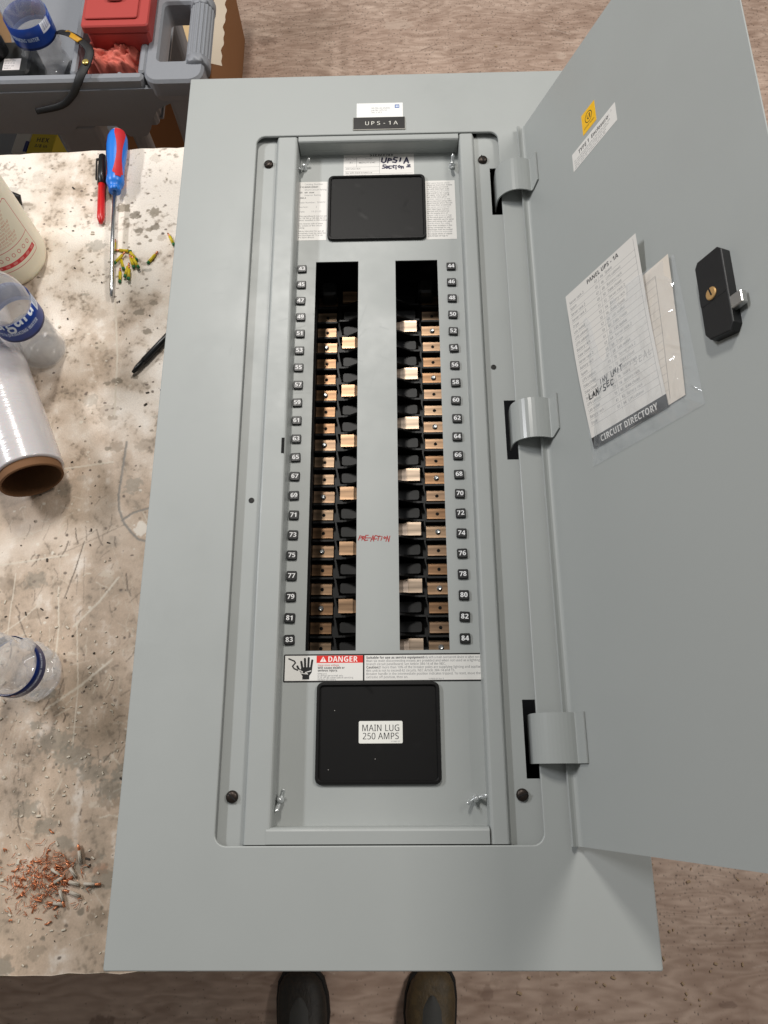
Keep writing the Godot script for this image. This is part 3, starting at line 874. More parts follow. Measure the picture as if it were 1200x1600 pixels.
func door(t: Node3D, o: Vector3) -> void:
	var a := deg_to_rad(DOOR_ANGLE)
	var frame := Transform3D(Basis(Vector3(cos(a), sin(a), 0), Vector3(-sin(a), cos(a), 0), Vector3(0, 0, 1)), o + Vector3(0.203, 0.004, 0))
	# door local axes: x along the width from the hinge, y out of the inner face, z along the length
	var b := MB.new()
	var lp := []
	for z in [-0.4665, 0.4635]:   # a lip folded inwards at the hinge edge
		var l := PackedVector3Array()
		for p in [[0.0015, 0.0085], [0.0000, 0.0085], [-0.0022, 0.0082], [-0.0022, 0.0], [-0.0012, -0.0012], [0.006, -0.0018], [0.362, -0.0018], [0.3626, -0.0009], [0.362, 0.0], [0.0050, 0.0], [0.0028, 0.0006], [0.0014, 0.0022], [0.0010, 0.0045]]:
			l.append(Vector3(p[0], p[1], z))
		lp.append(l)
	# narrow rounded ends of the panel
	var ends := [lp[0].duplicate(), lp[1].duplicate()]
	for e in 2:
		for i in ends[e].size():
			ends[e][i].z += (0.0006 if e == 0 else -0.0006) * 0.0
	b.loft(lp, 3)
	var d := obj("door", b, enamel, t)
	d.transform = frame
	d.set_meta("label", "plain grey door standing open on three gooseneck hinges")
	# yellow inspection sticker and enclosure label
	var im := blank(220, 230, Color(0.93, 0.72, 0.10))
	for q in [[58, Color(0.25, 0.2, 0.08)], [50, Color(0.93, 0.72, 0.10)]]: disc(im, Vector2(110, 96), q[0], q[1])
	stroke(im, [Vector2(90, 70), Vector2(90, 105), Vector2(110, 120), Vector2(122, 105), Vector2(122, 70)], 9, Color(0.25, 0.2, 0.08)); stroke(im, [Vector2(134, 70), Vector2(134, 122)], 9, Color(0.25, 0.2, 0.08))
	text(im, "LISTED PANEL", 110, 180, 26, Color(0.35, 0.28, 0.08), true, 1)
	var y_s := sticker(d, "yellow_sticker", 0.1405, -0.3495, 0.0265, 0.0300, 0.0, im, 0.0008, 0.4)
	y_s.rotation.y = 0.0
	im = blank(720, 220, PAPER)
	text(im, "TYPE 1  Enclosure", 110, 62, 66, INK, true, 0, 0.9)
	for i in 4: text(im, ["For use with panelboards in this series only, see", "the catalog label for the ratings of the interior.", "Replace parts with those of the same type.", "Job No. 2250-118   Enclosure size 20 x 44"][i], 26, 112 + i * 28, 28, GREY_INK)
	for p in [[560, 50], [600, 62], [640, 40]]: text(im, "A", p[0], p[1], 40, Color(0.75, 0.74, 0.73), true)
	sticker(d, "enclosure_label", 0.1450, -0.3145, 0.0850, 0.0260, 0.0, im)
	# latch: chamfered black block with a slotted cam lock and a bolt
	b = MB.new()
	var outline := func(g: float, y: float) -> PackedVector3Array:
		var l := PackedVector3Array()
		for p in [[0.2715 + g, 0.0260 - g * 0.3], [0.2715 + g, -0.0425 + g * 0.3], [0.2750 + g, -0.0475 + g], [0.2995 - g, -0.0475 + g], [0.3040 - g, -0.0425 + g * 0.3], [0.3040 - g, 0.0310 - g * 0.3], [0.2995 - g, 0.0370 - g], [0.2760 + g, 0.0330 - g]]:
			l.append(Vector3(p[0], y, p[1]))
		return l
	b.loft([outline.call(0.0, 0.0), outline.call(0.0, 0.0090), outline.call(0.0005, 0.0096), outline.call(0.0013, 0.0098)], 3)
	var latch := obj("latch", b, mat(Color(0.075, 0.075, 0.08), 0.45), t)
	latch.transform = frame
	latch.set_meta("label", "black plastic latch with a brass slotted lock")
	b = MB.new()
	b.slab(0.2870, -0.0075, 0.0300, 0.0140, 0.0098, 0.0100, 0.002, 0.00005, 3)
	obj("lock_recess", b, mat(Color(0.045, 0.045, 0.047), 0.6), latch)
	b = MB.new()
	b.lathe(Vector3(0.2862, 0.0100, -0.0075), [[0.0060, 0.0], [0.0060, 0.0008], [0.0052, 0.0014]], 24, 3, false)
	obj("lock", b, mat(Color(0.82, 0.66, 0.44), 0.35, 0.6), latch)
	b = MB.new()
	b.xf = Transform3D(Basis(Vector3.UP, 0.25), Vector3(0.2862, 0.0116, -0.0090))
	b.box(Vector3(0, 0, 0), Vector3(0.0013, 0.0004, 0.0078), 0.0)
	obj("lock_slot", b, mat(Color(0.05, 0.04, 0.03), 0.8), latch)
	b = MB.new()
	b.box(Vector3(0.3095, 0.0060, 0.0125), Vector3(0.0130, 0.0065, 0.0125), 0.0008)
	obj("bolt", b, mat(Color(0.72, 0.72, 0.71), 0.3, 0.85), latch)
	# clear pocket that holds the directory
	var clear := mat(Color(0.93, 0.95, 0.97, 0.13), 0.08)
	clear.transparency = BaseMaterial3D.TRANSPARENCY_ALPHA
	b = MB.new()
	var wn := noise(61, 9.0, 2)
	var crinkles := [[0.90, 0.12, 0.9, 0.05, 0.0016], [0.95, 0.30, 0.5, 0.04, 0.0018], [0.88, 0.36, 1.9, 0.09, 0.0020], [0.96, 0.52, 0.2, 0.03, 0.0016], [0.84, 0.66, 2.2, 0.10, 0.0022], [0.95, 0.74, 1.2, 0.03, 0.0016], [0.42, 0.28, 2.4, 0.07, 0.0016], [0.50, 0.62, 2.5, 0.05, 0.0014], [0.10, 0.92, 0.4, 0.03, 0.0015], [0.72, 0.82, 2.0, 0.06, 0.0015], [0.93, 0.20, 2.3, 0.05, 0.0026], [0.90, 0.58, 0.9, 0.06, 0.0026], [0.97, 0.88, 0.5, 0.04, 0.0026], [0.60, 0.90, 1.4, 0.08, 0.0020], [0.30, 0.55, 2.2, 0.08, 0.0022], [0.86, 0.80, 2.7, 0.05, 0.0026]]
	b.grid(func(u: float, v: float) -> Vector3:
		var s := lerpf(0.0805, 0.2510, u) + lerpf(-0.006, 0.004, v) * (1.0 - u) - 0.010 * (1.0 - v) * u
		var z := lerpf(-0.086, 0.0790, v) - 0.012 * (1.0 - u) * (1.0 - v) + 0.003 * u
		var edge := minf(minf(u, 1.0 - u) * 6.0, minf(1.0, (1.0 - v) * 8.0))
		var crinkle := 0.0
		for q in crinkles:
			var dv := Vector2(u - q[0], v - q[1]).rotated(q[2])
			crinkle += q[4] * exp(-pow(dv.x / 0.012, 2.0) - pow(dv.y / q[3], 2.0))
		return Vector3(s, 0.0008 + 0.0062 * clampf(edge, 0, 1) + 0.0034 * wn.get_noise_2d(u * 0.55, v * 0.35) * clampf(edge, 0, 1) + crinkle, z), 90, 90)
	obj("clear_pocket", b, clear, d)

# the papers in the pocket on the door
func directory() -> void:
	var a := deg_to_rad(DOOR_ANGLE)
	var frame := Transform3D(Basis(Vector3(cos(a), sin(a), 0), Vector3(-sin(a), cos(a), 0), Vector3(0, 0, 1)), Vector3(0.203, 0.004, 0))
	var im := blank(720, 1120, Color(0.86, 0.845, 0.82))
	text(im, "PANEL UPS - 1A", 390, 34, 40, INK, true, 1, 1.1)
	var names := ["Dryer", "Data closet", "Battery rack", "Spare", "UPS cabinet", "Server rack 2", "Lab outlet"]
	for r in 21:
		var y := 74 + r * 44
		im.fill_rect(Rect2i(24, y + 18, 672, 2), Color(0.62, 0.61, 0.6))
		text(im, names[rng.randi() % 7], 30, y, 27, GREY_INK); text(im, str(43 + 2 * r), 330, y, 25, GREY_INK, false, 2)
		text(im, str(44 + 2 * r), 362, y, 25, GREY_INK); text(im, names[rng.randi() % 7], 410, y, 27, Color(0.5, 0.5, 0.5) if r % 3 else GREY_INK)
	im.fill_rect(Rect2i(344, 56, 2, 930), Color(0.62, 0.61, 0.6)); im.fill_rect(Rect2i(690, 20, 2, 1030), Color(0.55, 0.54, 0.53))
	for s in hand("LAN/SEC", 60, 760, 44, 0.85): stroke(im, s, 9, INK)
	for s in hand("INV UNIT", 190, 715, 36, 0.8): stroke(im, s, 7, INK)
	for s in hand("SEAL", 520, 735, 48, 0.9): stroke(im, s, 4, Color(0.6, 0.59, 0.58))
	im.fill_rect(Rect2i(0, 1046, 720, 74), Color(0.13, 0.125, 0.125))
	text(im, "CIRCUIT DIRECTORY", 360, 1083, 56, Color(0.87, 0.86, 0.84), true, 1, 1.02)
	var b := MB.new()
	b.grid(func(u: float, v: float) -> Vector3:
		var s := lerpf(lerpf(0.069, 0.196, u), lerpf(0.0885, 0.2065, u), v)
		var z := lerpf(lerpf(-0.1475, -0.1425, u), lerpf(0.0585, 0.0625, u), v)
		var lift := 0.0018 + 0.010 * pow(1.0 - v, 2.5) + 0.004 * sin(v * PI) * (1.0 - u)
		return Vector3(s - 0.003 * sin(v * PI) + 0.8 * lift, lift, z + 0.9 * lift), 10, 24)
	var p := printed(im, 0.6)
	var o := obj("directory_sheet", b, p)
	o.transform = frame
	tag(o, "front white circuit directory sheet with black footer in the clear pocket", "paper sheet", "papers in the door pocket")
	im = blank(400, 900, Color(0.86, 0.82, 0.77))
	for r in 15: im.fill_rect(Rect2i(170, 80 + r * 52, 130, 2), Color(0.6, 0.57, 0.54))
	im.fill_rect(Rect2i(300, 70, 3, 800), Color(0.55, 0.52, 0.5)); im.fill_rect(Rect2i(170, 70, 130, 3), Color(0.55, 0.52, 0.5))
	b = MB.new()
	b.grid(func(u: float, v: float) -> Vector3: return Vector3(lerpf(lerpf(0.150, 0.237, u), lerpf(0.150, 0.2300, u), v), 0.0012 + 0.003 * pow(1.0 - v, 2.0) * u, lerpf(lerpf(-0.090, -0.086, u), 0.0630, v)), 4, 12)
	o = obj("directory_card", b, printed(im, 0.65))
	o.transform = frame
	tag(o, "buff ruled card half hidden behind the front directory sheet", "card", "papers in the door pocket")

# ================================================================ things on the bench
func bottle_profile(r: float, h: float, ribs := true) -> Array:
	var p := [[r * 0.55, 0.004], [r * 0.75, 0.0], [r * 0.92, 0.002], [r, 0.009]]
	for i in 15:
		var f := i / 14.0
		var k := 0.0016 * sin(f * TAU * 4.5) if ribs and f < 0.62 else 0.0
		p.append([r * 0.985 - absf(k) + (0.0006 if k > 0 else 0.0), lerpf(0.014, h * 0.66, f)])
	p.append_array([[r * 0.93, h * 0.72], [r * 0.74, h * 0.80], [r * 0.50, h * 0.86], [0.0125, h * 0.90], [0.0125, h * 0.93], [0.0145, h * 0.935], [0.0125, h * 0.94], [0.0125, h * 0.95]])
	return p

func label_image(words: String, u0: float, dark := false) -> Image:
	var im := blank(1024, 220, Color(0.10, 0.25, 0.58) if not dark else Color(0.06, 0.15, 0.38))
	im.fill_rect(Rect2i(0, 0, 1024, 12), Color(0.35, 0.5, 0.78)); im.fill_rect(Rect2i(0, 208, 1024, 12), Color(0.06, 0.14, 0.36))
	for off in [-1024, 0, 1024]:
		var cx: float = u0 * 1024 + off
		text(im, words, cx, 96, 110, Color(0.92, 0.94, 0.97), true, 1)
		text(im, "PURIFIED DRINKING WATER", cx + 6, 168, 26, Color(0.85, 0.9, 0.97), true, 1)
		disc(im, Vector2(cx - 116, 150), 12, Color(0.85, 0.35, 0.2)); disc(im, Vector2(cx - 116, 150), 8, Color(0.9, 0.9, 0.92))
		im.fill_rect(Rect2i(int(cx) + 230, 40, 92, 120), Color(0.88, 0.9, 0.93))
		for k in 12: im.fill_rect(Rect2i(int(cx) + 238 + k * 7, 50, 2 + k % 3, 100), Color(0.2, 0.25, 0.4))
		for k in 6: text(im, "Bottled at the source, 16.9 fl oz", cx + 350, 50 + k * 24, 17, Color(0.7, 0.78, 0.92))
	return im

func bottle(called: String, label: String, at: Vector3, r: float, h: float, band: Array, img: Image, haze: float, water := 0.0, crumple := 0.1) -> Node3D:
	var t := thing(called, label, "bottle", at, "water bottles")
	var clear := mat(Color(0.96, 0.965, 0.97, haze), 0.05)
	clear.transparency = BaseMaterial3D.TRANSPARENCY_ALPHA
	clear.metallic_specular = 0.9
	var wn := noise(int(at.x * -1000.0), 30.0, 2)
	var prof := [[0.0008, 0.012], [r * 0.4, 0.010]] + bottle_profile(r, h)
	var lp := []
	for q in prof:
		var l := PackedVector3Array()
		for k in 48:
			var an := TAU * k / 48
			var squeeze: float = crumple * clampf(q[1] * 40.0 - 0.2, 0.0, 1.0) * clampf((h * 0.62 - q[1]) * 60.0, 0.0, 1.0)
			if q[1] > band[0] - 0.008 and q[1] < band[1] + 0.008: squeeze *= 0.15
			var rr: float = q[0] * (1.0 + squeeze * wn.get_noise_3d(cos(an) * 0.035, q[1] * 1.4, sin(an) * 0.035))
			l.append(Vector3(rr * cos(an), q[1], rr * sin(an)))
		lp.append(l)
	var b := MB.new()
	b.loft(lp, 3, true)
	obj("shell", b, clear, t)
	b = MB.new()
	b.lathe(Vector3.ZERO, [[r + 0.0012, band[0]], [r + 0.0014, (band[0] + band[1]) / 2], [r + 0.0012, band[1]], [r + 0.0009, band[1]], [r + 0.0009, band[0]]], 48, 0)
	obj("wrap_label", b, printed(img, 0.3), t)
	b = MB.new()
	b.lathe(Vector3.ZERO, [[0.0150, h * 0.945], [0.0152, h * 0.95], [0.0152, h * 0.99], [0.0142, h]], 24)
	obj("cap", b, mat(Color(0.9, 0.91, 0.92), 0.4), t)
	if water > 0.0:
		var wm := mat(Color(0.80, 0.82, 0.83, 0.30), 0.2)
		wm.transparency = BaseMaterial3D.TRANSPARENCY_ALPHA
		b = MB.new()
		b.lathe(Vector3.ZERO, [[r * 0.9, 0.005], [r * 0.93, water], [r * 0.05, water + 0.0002]], 32, 3)
		obj("water", b, wm, t)
	return t

func table_things() -> void:
	var ty := -0.14
	# screwdriver
	var t := thing("screwdriver", "red and blue handled screwdriver with a long bright shaft on the bench", "screwdriver", Vector3(-0.4265, ty, -0.545))
	t.rotation.y = 0.065
	var blue := mat(Color(0.13, 0.47, 0.85), 0.35); var red := mat(Color(0.78, 0.17, 0.20), 0.4)
	var prof := [[0.0070, -0.058], [0.0125, -0.056], [0.0160, -0.046], [0.0168, -0.030], [0.0158, -0.012], [0.0138, 0.008], [0.0132, 0.026], [0.0142, 0.042], [0.0122, 0.048], [0.0090, 0.051], [0.0098, 0.054], [0.0092, 0.060]]
	var path := []; var rad := []
	for q in prof: path.append(Vector3(0, 0.0162, q[1])); rad.append(q[0])
	var b := MB.new()
	b.tube(path, rad, 20)
	obj("handle", b, blue, t)
	for s in [0, 1, 2]:   # soft red grip inlays
		b = MB.new()
		b.grid(func(u: float, v: float) -> Vector3:
			var z := lerpf(-0.056, 0.040, v)
			var r := 0.0
			for i in prof.size() - 1:
				if z >= prof[i][1] and z <= prof[i + 1][1]: r = lerpf(prof[i][0], prof[i + 1][0], (z - prof[i][1]) / (prof[i + 1][1] - prof[i][1]))
			var half := 0.60 - 0.34 * sin(clampf((v - 0.1) * 1.25, 0.0, 1.0) * PI) + 0.05 * v
			if v > 0.93: half *= 0.5
			var an: float = s * TAU / 3 + 0.95 + (u - 0.5) * 2.0 * half
			return Vector3(cos(an) * (r + 0.0007), 0.0162 + sin(an) * (r + 0.0007), z), 10, 24)
		obj("grip", b, red, t)
	b = MB.new()
	b.lathe(Vector3.ZERO, [[0.0110, 0.0], [0.0105, 0.0015], [0.0070, 0.0030]], 20)
	var cap := obj("end_cap", b, mat(Color(0.85, 0.72, 0.70), 0.5), t, Vector3(0, 0.0162, -0.0575))
	cap.rotation.x = -PI / 2
	b = MB.new()
	b.tube([Vector3(0, 0.0162, 0.058), Vector3(0, 0.0150, 0.16), Vector3(0, 0.0090, 0.235), Vector3(0, 0.0080, 0.250)], [0.0033, 0.0033, 0.0033, 0.0022], 14)
	obj("shaft", b, mat(Color(0.80, 0.81, 0.82), 0.25, 1.0), t)
	# marker
	t = thing("marker", "red marker pen with a black clip cap beside the screwdriver", "marker", Vector3(-0.449, ty, -0.50))
	t.rotation.y = 0.09
	b = MB.new()
	b.tube([Vector3(0, 0.0062, -0.010), Vector3(0, 0.0062, 0.052), Vector3(0, 0.0062, 0.058), Vector3(0, 0.006, 0.067)], [0.0058, 0.0060, 0.0058, 0.0026], 16)
	obj("barrel", b, mat(Color(0.78, 0.13, 0.13), 0.35), t)
	b = MB.new()
	b.tube([Vector3(0, 0.0066, -0.068), Vector3(0, 0.0066, -0.066), Vector3(0, 0.0066, -0.030), Vector3(0, 0.0066, -0.009)], [0.0040, 0.0058, 0.0066, 0.0069], 16)
	obj("cap", b, mat(Color(0.10, 0.10, 0.10), 0.35), t)
	b = MB.new()
	b.box(Vector3(-0.0085, 0.0085, -0.038), Vector3(0.0022, 0.0036, 0.042), 0.0006)
	b.box(Vector3(-0.0065, 0.0085, -0.058), Vector3(0.0050, 0.0034, 0.004), 0.0006)
	obj("clip", b, mat(Color(0.10, 0.10, 0.10), 0.35), t)
	# pen under the trim
	t = thing("black_pen", "black pen half pushed under the left edge of the panel", "pen", Vector3(-0.334, ty, -0.208))
	t.rotation.y = -0.655
	b = MB.new()
	b.tube([Vector3(0, 0.0055, -0.075), Vector3(0, 0.0055, 0.028)], [0.0050, 0.0050], 14)
	obj("barrel", b, mat(Color(0.09, 0.09, 0.095), 0.35), t)
	b = MB.new()
	b.tube([Vector3(0, 0.0055, 0.0285), Vector3(0, 0.0055, 0.042), Vector3(0, 0.0052, 0.052)], [0.0046, 0.0042, 0.0022], 14)
	obj("tip", b, mat(Color(0.06, 0.065, 0.07), 0.3), t)
	wire_bits(ty)
	jug(ty)
	# bottles on the bench
	bottle("water_bottle", "hazy water bottle with a blue wrap label beside the plastic film roll", Vector3(-0.5025, ty, -0.208), 0.0335, 0.205, [0.082, 0.122], label_image("Niagara", 0.785), 0.24, 0.055, 0.06)
	bottle("water_bottle", "clear water bottle with thin blue label near the copper scraps", Vector3(-0.447, ty, 0.268), 0.0345, 0.19, [0.058, 0.083], label_image("", 0.9, true), 0.27, 0.0, 0.5)
	film_roll(ty)
	# small black clamp at the picture's edge of the bench
	t = thing("spring_clamp", "small black clamp with teal body behind the jug", "clamp", Vector3(-0.600, ty, -0.475))
	b = MB.new()
	b.tube([Vector3(-0.035, 0.02, -0.005), Vector3(-0.01, 0.021, 0.0), Vector3(0.008, 0.018, 0.008)], [0.010, 0.012, 0.008], 12)
	obj("body", b, mat(Color(0.10, 0.27, 0.30), 0.5), t)
	for q in [0.0, 0.026]:
		b = MB.new()
		b.tube([Vector3(0.0, 0.018, q), Vector3(0.012, 0.018, q - 0.004), Vector3(0.022, 0.016, q - 0.002), Vector3(0.024, 0.008, q + 0.006)], [0.006, 0.0085, 0.0075, 0.004], 10)
		obj("jaw", b, mat(Color(0.07, 0.07, 0.075), 0.4), t)

func wire_bits(ty: float) -> void:
	var yellow := mat(Color(0.83, 0.74, 0.10), 0.45); var green := mat(Color(0.10, 0.42, 0.22), 0.45); var cop := mat(Color(0.83, 0.54, 0.38), 0.36, 0.7)
	var proto: Node3D = null
	# x, z of the copper end, turn, lift
	var spots := [[-0.418, -0.402, 1.57, 0.0], [-0.413, -0.385, 0.15, 0.0], [-0.406, -0.370, 1.25, 0.0], [-0.404, -0.348, 1.5, 0.0], [-0.391, -0.356, 1.75, 0.002], [-0.389, -0.350, 1.52, 0.004], [-0.391, -0.372, 1.2, 0.001], [-0.386, -0.368, 1.02, 0.004], [-0.394, -0.383, 0.9, 0.0], [-0.400, -0.376, 2.2, 0.003], [-0.350, -0.378, 2.15, 0.0], [-0.334, -0.412, 1.1, 0.0]]
	for i in spots.size():
		var s: Array = spots[i]
		var w: Node3D
		if proto == null:
			w = thing("wire_offcut", "", "wire offcut", Vector3.ZERO, "yellow and green wire offcuts")
			var b := MB.new()
			b.tube([Vector3(0.004, 0.0024, 0), Vector3(0.019, 0.0024, 0)], [0.0024, 0.0024], 12)
			obj("insulation", b, yellow, w)
			b = MB.new()
			b.tube([Vector3(0.0188, 0.0024, 0), Vector3(0.0232, 0.0024, 0)], [0.0024, 0.0023], 12)
			obj("green_end", b, green, w)
			b = MB.new()
			b.tube([Vector3(-0.003, 0.0025, 0.0004), Vector3(0.0045, 0.0024, 0)], [0.0014, 0.0014], 8)
			obj("copper_core", b, cop, w)
			proto = w
		else:
			w = proto.duplicate()
			w.name = numbered(self, "wire_offcut")
			add_child(w, true)
		w.position = Vector3(s[0], ty + s[3], s[1])
		w.rotation.y = -s[2]
		w.set_meta("label", "yellow and green wire offcut in the pile right of the screwdriver shaft")
		if i == 0: w.set_meta("label", "wire offcut lying alone against the screwdriver shaft above the pile")
		if i == 10: w.set_meta("label", "single wire offcut lying between the pile and the panel edge")
		if i == 11: w.set_meta("label", "wire offcut touching the left edge of the panel")
	# clipped white wires with copper ends, by the near edge
	var wspots := [[-0.375, 0.497, 0.9], [-0.386, 0.505, 0.55], [-0.374, 0.512, 0.25], [-0.392, 0.513, 2.6], [-0.372, 0.523, 0.35], [-0.379, 0.533, 1.2], [-0.390, 0.535, 0.1], [-0.343, 0.515, 0.05], [-0.366, 0.478, 1.35]]
	var wp: Node3D = null
	for i in wspots.size():
		var s: Array = wspots[i]
		var w: Node3D
		if wp == null:
			w = thing("white_wire_offcut", "", "wire offcut", Vector3.ZERO, "white wire offcuts among copper scraps")
			var b := MB.new()
			b.tube([Vector3(0.0, 0.0022, 0), Vector3(0.013, 0.0022, 0)], [0.0021, 0.0021], 10)
			obj("insulation", b, mat(Color(0.74, 0.70, 0.64), 0.55), w)
			b = MB.new()
			b.tube([Vector3(-0.007, 0.0022, 0.0006), Vector3(0.0005, 0.0022, 0)], [0.0015, 0.0015], 8)
			obj("copper_core", b, cop, w)
			wp = w
		else:
			w = wp.duplicate()
			w.name = numbered(self, "white_wire_offcut")
			add_child(w, true)
		w.position = Vector3(s[0], ty + 0.0006 * (i % 3), s[1]); w.rotation.y = -s[2] + (PI if i % 2 else 0.0)
		w.set_meta("label", "short white wire offcut with copper end in the scrap heap")
		if i == 7: w.set_meta("label", "white wire offcut lying apart, nearest the panel edge")
		if i == 8: w.set_meta("label", "white wire offcut farthest up the bench from the copper scraps")
	# fine copper strands
	var sb := MB.new()
	for i in 230:
		var c := Vector3(-0.408 + rng.randfn() * 0.023, ty + 0.0006 + 0.0022 * rng.randf(), 0.510 + rng.randfn() * 0.017)
		var d := Vector3.FORWARD.rotated(Vector3.UP, rng.randf() * TAU) * rng.randf_range(0.003, 0.013)
		var bend := Vector3(rng.randf_range(-1, 1), rng.randf() * 0.5, rng.randf_range(-1, 1)) * 0.003
		sb.tube([c - d * 0.5, c + bend, c + d * 0.5], [0.0004 if i % 5 else 0.0010], 5)
	var so := obj("copper_strands", sb, cop)
	so.set_meta("kind", "stuff")
	tag(so, "loose copper strands and clippings on the near end of the bench", "copper scraps")
	# paint chips and crumbs on the bench
	var db := MB.new()
	for i in 700:
		var z := clampf(rng.randf_range(-0.56, 0.60), -0.56, 0.60)
		if i > 170: z = rng.randf_range(0.2, 0.60)
		if i > 520: z = rng.randfn() * 0.10 + 0.40
		db.xf = Transform3D(Basis(Vector3.UP, rng.randf() * TAU), Vector3(rng.randf_range(-0.56, -0.30) if i < 520 else -0.43 + 0.05 * rng.randfn(), ty + 0.0002, clampf(z, -0.56, 0.60)))
		var s := lerpf(0.0005, 0.0024, pow(rng.randf(), 2.5)) * (2.0 if i % 31 == 0 else 1.0)
		db.box(Vector3(0, s * 0.3, 0), Vector3(s * rng.randf_range(1, 2.6), s * 0.6, s), s * 0.15)
	var dbo := obj("bench_crumbs", db, mat(Color(0.80, 0.76, 0.69), 0.7))
	dbo.set_meta("kind", "stuff")
	tag(dbo, "pale crumbs and paint chips scattered over the bench top", "debris")
	var kb := MB.new()
	for i in 90:
		kb.xf = Transform3D(Basis(Vector3.UP, rng.randf() * TAU), Vector3(rng.randf_range(-0.58, -0.30), ty + 0.0002, rng.randf_range(-0.56, 0.60)))
		var s := rng.randf_range(0.0008, 0.0024)
		kb.box(Vector3(0, s * 0.3, 0), Vector3(s * rng.randf_range(1, 3.2), s * 0.6, s), s * 0.15)
	var ko := obj("dark_crumbs", kb, mat(Color(0.22, 0.19, 0.16), 0.8))
	ko.set_meta("kind", "stuff")
	tag(ko, "dark grit scattered over the bench top", "debris")

func jug(ty: float) -> void:
	var t := thing("plastic_jug", "cream plastic jug with red printing at the far left of the bench", "jug", Vector3(-0.577, ty, -0.372))
	var m := mat(Color(0.96, 0.93, 0.84), 0.4)
	m.subsurf_scatter_enabled = true; m.subsurf_scatter_strength = 0.15
	var b := MB.new()
	var r := 0.0575
	b.lathe(Vector3.ZERO, [[0.040, 0.003], [0.046, 0.0], [0.053, 0.002], [0.0567, 0.010], [r, 0.022], [r, 0.165], [0.0555, 0.185], [0.046, 0.205], [0.032, 0.220], [0.0225, 0.228], [0.0225, 0.245]], 48)
	obj("body", b, m, t)
	b = MB.new()
	b.lathe(Vector3.ZERO, [[0.0245, 0.240], [0.0250, 0.244], [0.0250, 0.262], [0.0235, 0.265]], 28)
	obj("cap", b, mat(Color(0.75, 0.14, 0.13), 0.4), t)
	# print wrapped round the side that faces the room
	var im := blank(900, 620, Color(0.96, 0.93, 0.84))
	var red := Color(0.80, 0.23, 0.19); var pale := Color(0.85, 0.60, 0.47)
	stroke(im, [Vector2(30, 20), Vector2(860, 20), Vector2(885, 45), Vector2(885, 540), Vector2(860, 568), Vector2(30, 568)], 6, red)
	for i in 11:
		text(im, ["CAUTION: keep out of reach of", "children. Do not drink. Use only", "in a well ventilated area. Rinse", "with water if splashed on skin."][i % 4], 330, 60 + i * 27, 29, pale, i % 4 == 0)
	stroke(im, [Vector2(40, 372), Vector2(884, 372)], 5, red)
	for i in 9: 
		disc(im, Vector2(200 + i * 76, 436), 20, red); disc(im, Vector2(200 + i * 76, 436), 15, Color(0.96, 0.93, 0.84))
	im.fill_rect(Rect2i(30, 490, 830, 42), Color(0.83, 0.12, 0.17))
	for i in 9: im.fill_rect(Rect2i(70 + i * 90, 500, 50, 22), Color(0.88, 0.5, 0.48))
	b = MB.new()
	b.grid(func(u: float, v: float) -> Vector3:
		var a := lerpf(2.15, 0.08, u)
		return Vector3(cos(a) * (r + 0.0004), lerpf(0.150, 0.030, v), sin(a) * (r + 0.0004)), 40, 1)
	obj("red_print", b, printed(im, 0.45), t)

func film_roll(ty: float) -> void:
	var t := thing("stretch_film_roll", "nearly used roll of clear stretch film on a brown cardboard core", "film roll", Vector3(-0.4690, ty + 0.0465, 0.018))
	t.rotation.y = 0.435
	# local z runs along the axis, the open end at z = 0
	var core := MB.new()
	var lp := []
	for q in [[0.0415, -0.50], [0.0415, -0.001], [0.0405, 0.0], [0.0385, 0.0], [0.0380, -0.001], [0.0380, -0.50]]:
		var l := PackedVector3Array()
		for i in 56: l.append(Vector3(q[0] * cos(TAU * i / 56), q[0] * sin(TAU * i / 56), q[1]))
		lp.append(l)
	core.loft(lp, 3, false, true)
	core.xf = Transform3D(Basis(Vector3.RIGHT, PI / 2), Vector3(0, 0, -0.46))
	core.lathe(Vector3.ZERO, [[0.0379, -0.002], [0.0379, 0.002]], 40, 3, false)
	obj("cardboard_core", core, mat(Color(0.46, 0.32, 0.20), 0.85), t)
	var film := mat(Color(0.80, 0.775, 0.775), 0.22)
	film.clearcoat_enabled = true; film.clearcoat = 0.8; film.clearcoat_roughness = 0.06
	film.subsurf_scatter_enabled = true; film.subsurf_scatter_strength = 0.1
	# fine wound ridges
	var b := MB.new()
	lp = []
	var n := 380
	var wn := noise(71, 0.6, 3)
	for j in n:
		var z := lerpf(-0.012, -0.49, float(j) / (n - 1))
		var l := PackedVector3Array()
		for i in 64:
			var an := TAU * i / 64
			var r := 0.0453 + 0.00005 * sin(j * 1.9 + an) + 0.00018 * wn.get_noise_2d(j * 0.35, cos(an) * 1.5) + 0.00003 * ((j * 7) % 3)
			if j == 0: r = 0.0420
			l.append(Vector3(r * cos(an), r * sin(an), z))
		lp.append(l)
	for z in [-0.49, -0.012]:
		var l := PackedVector3Array()
		for i in 64: l.append(Vector3(0.0417 * cos(TAU * i / 64), 0.0417 * sin(TAU * i / 64), z))
		lp.append(l)
	b.loft(lp, 3, true, true)
	obj("film", b, film, t)

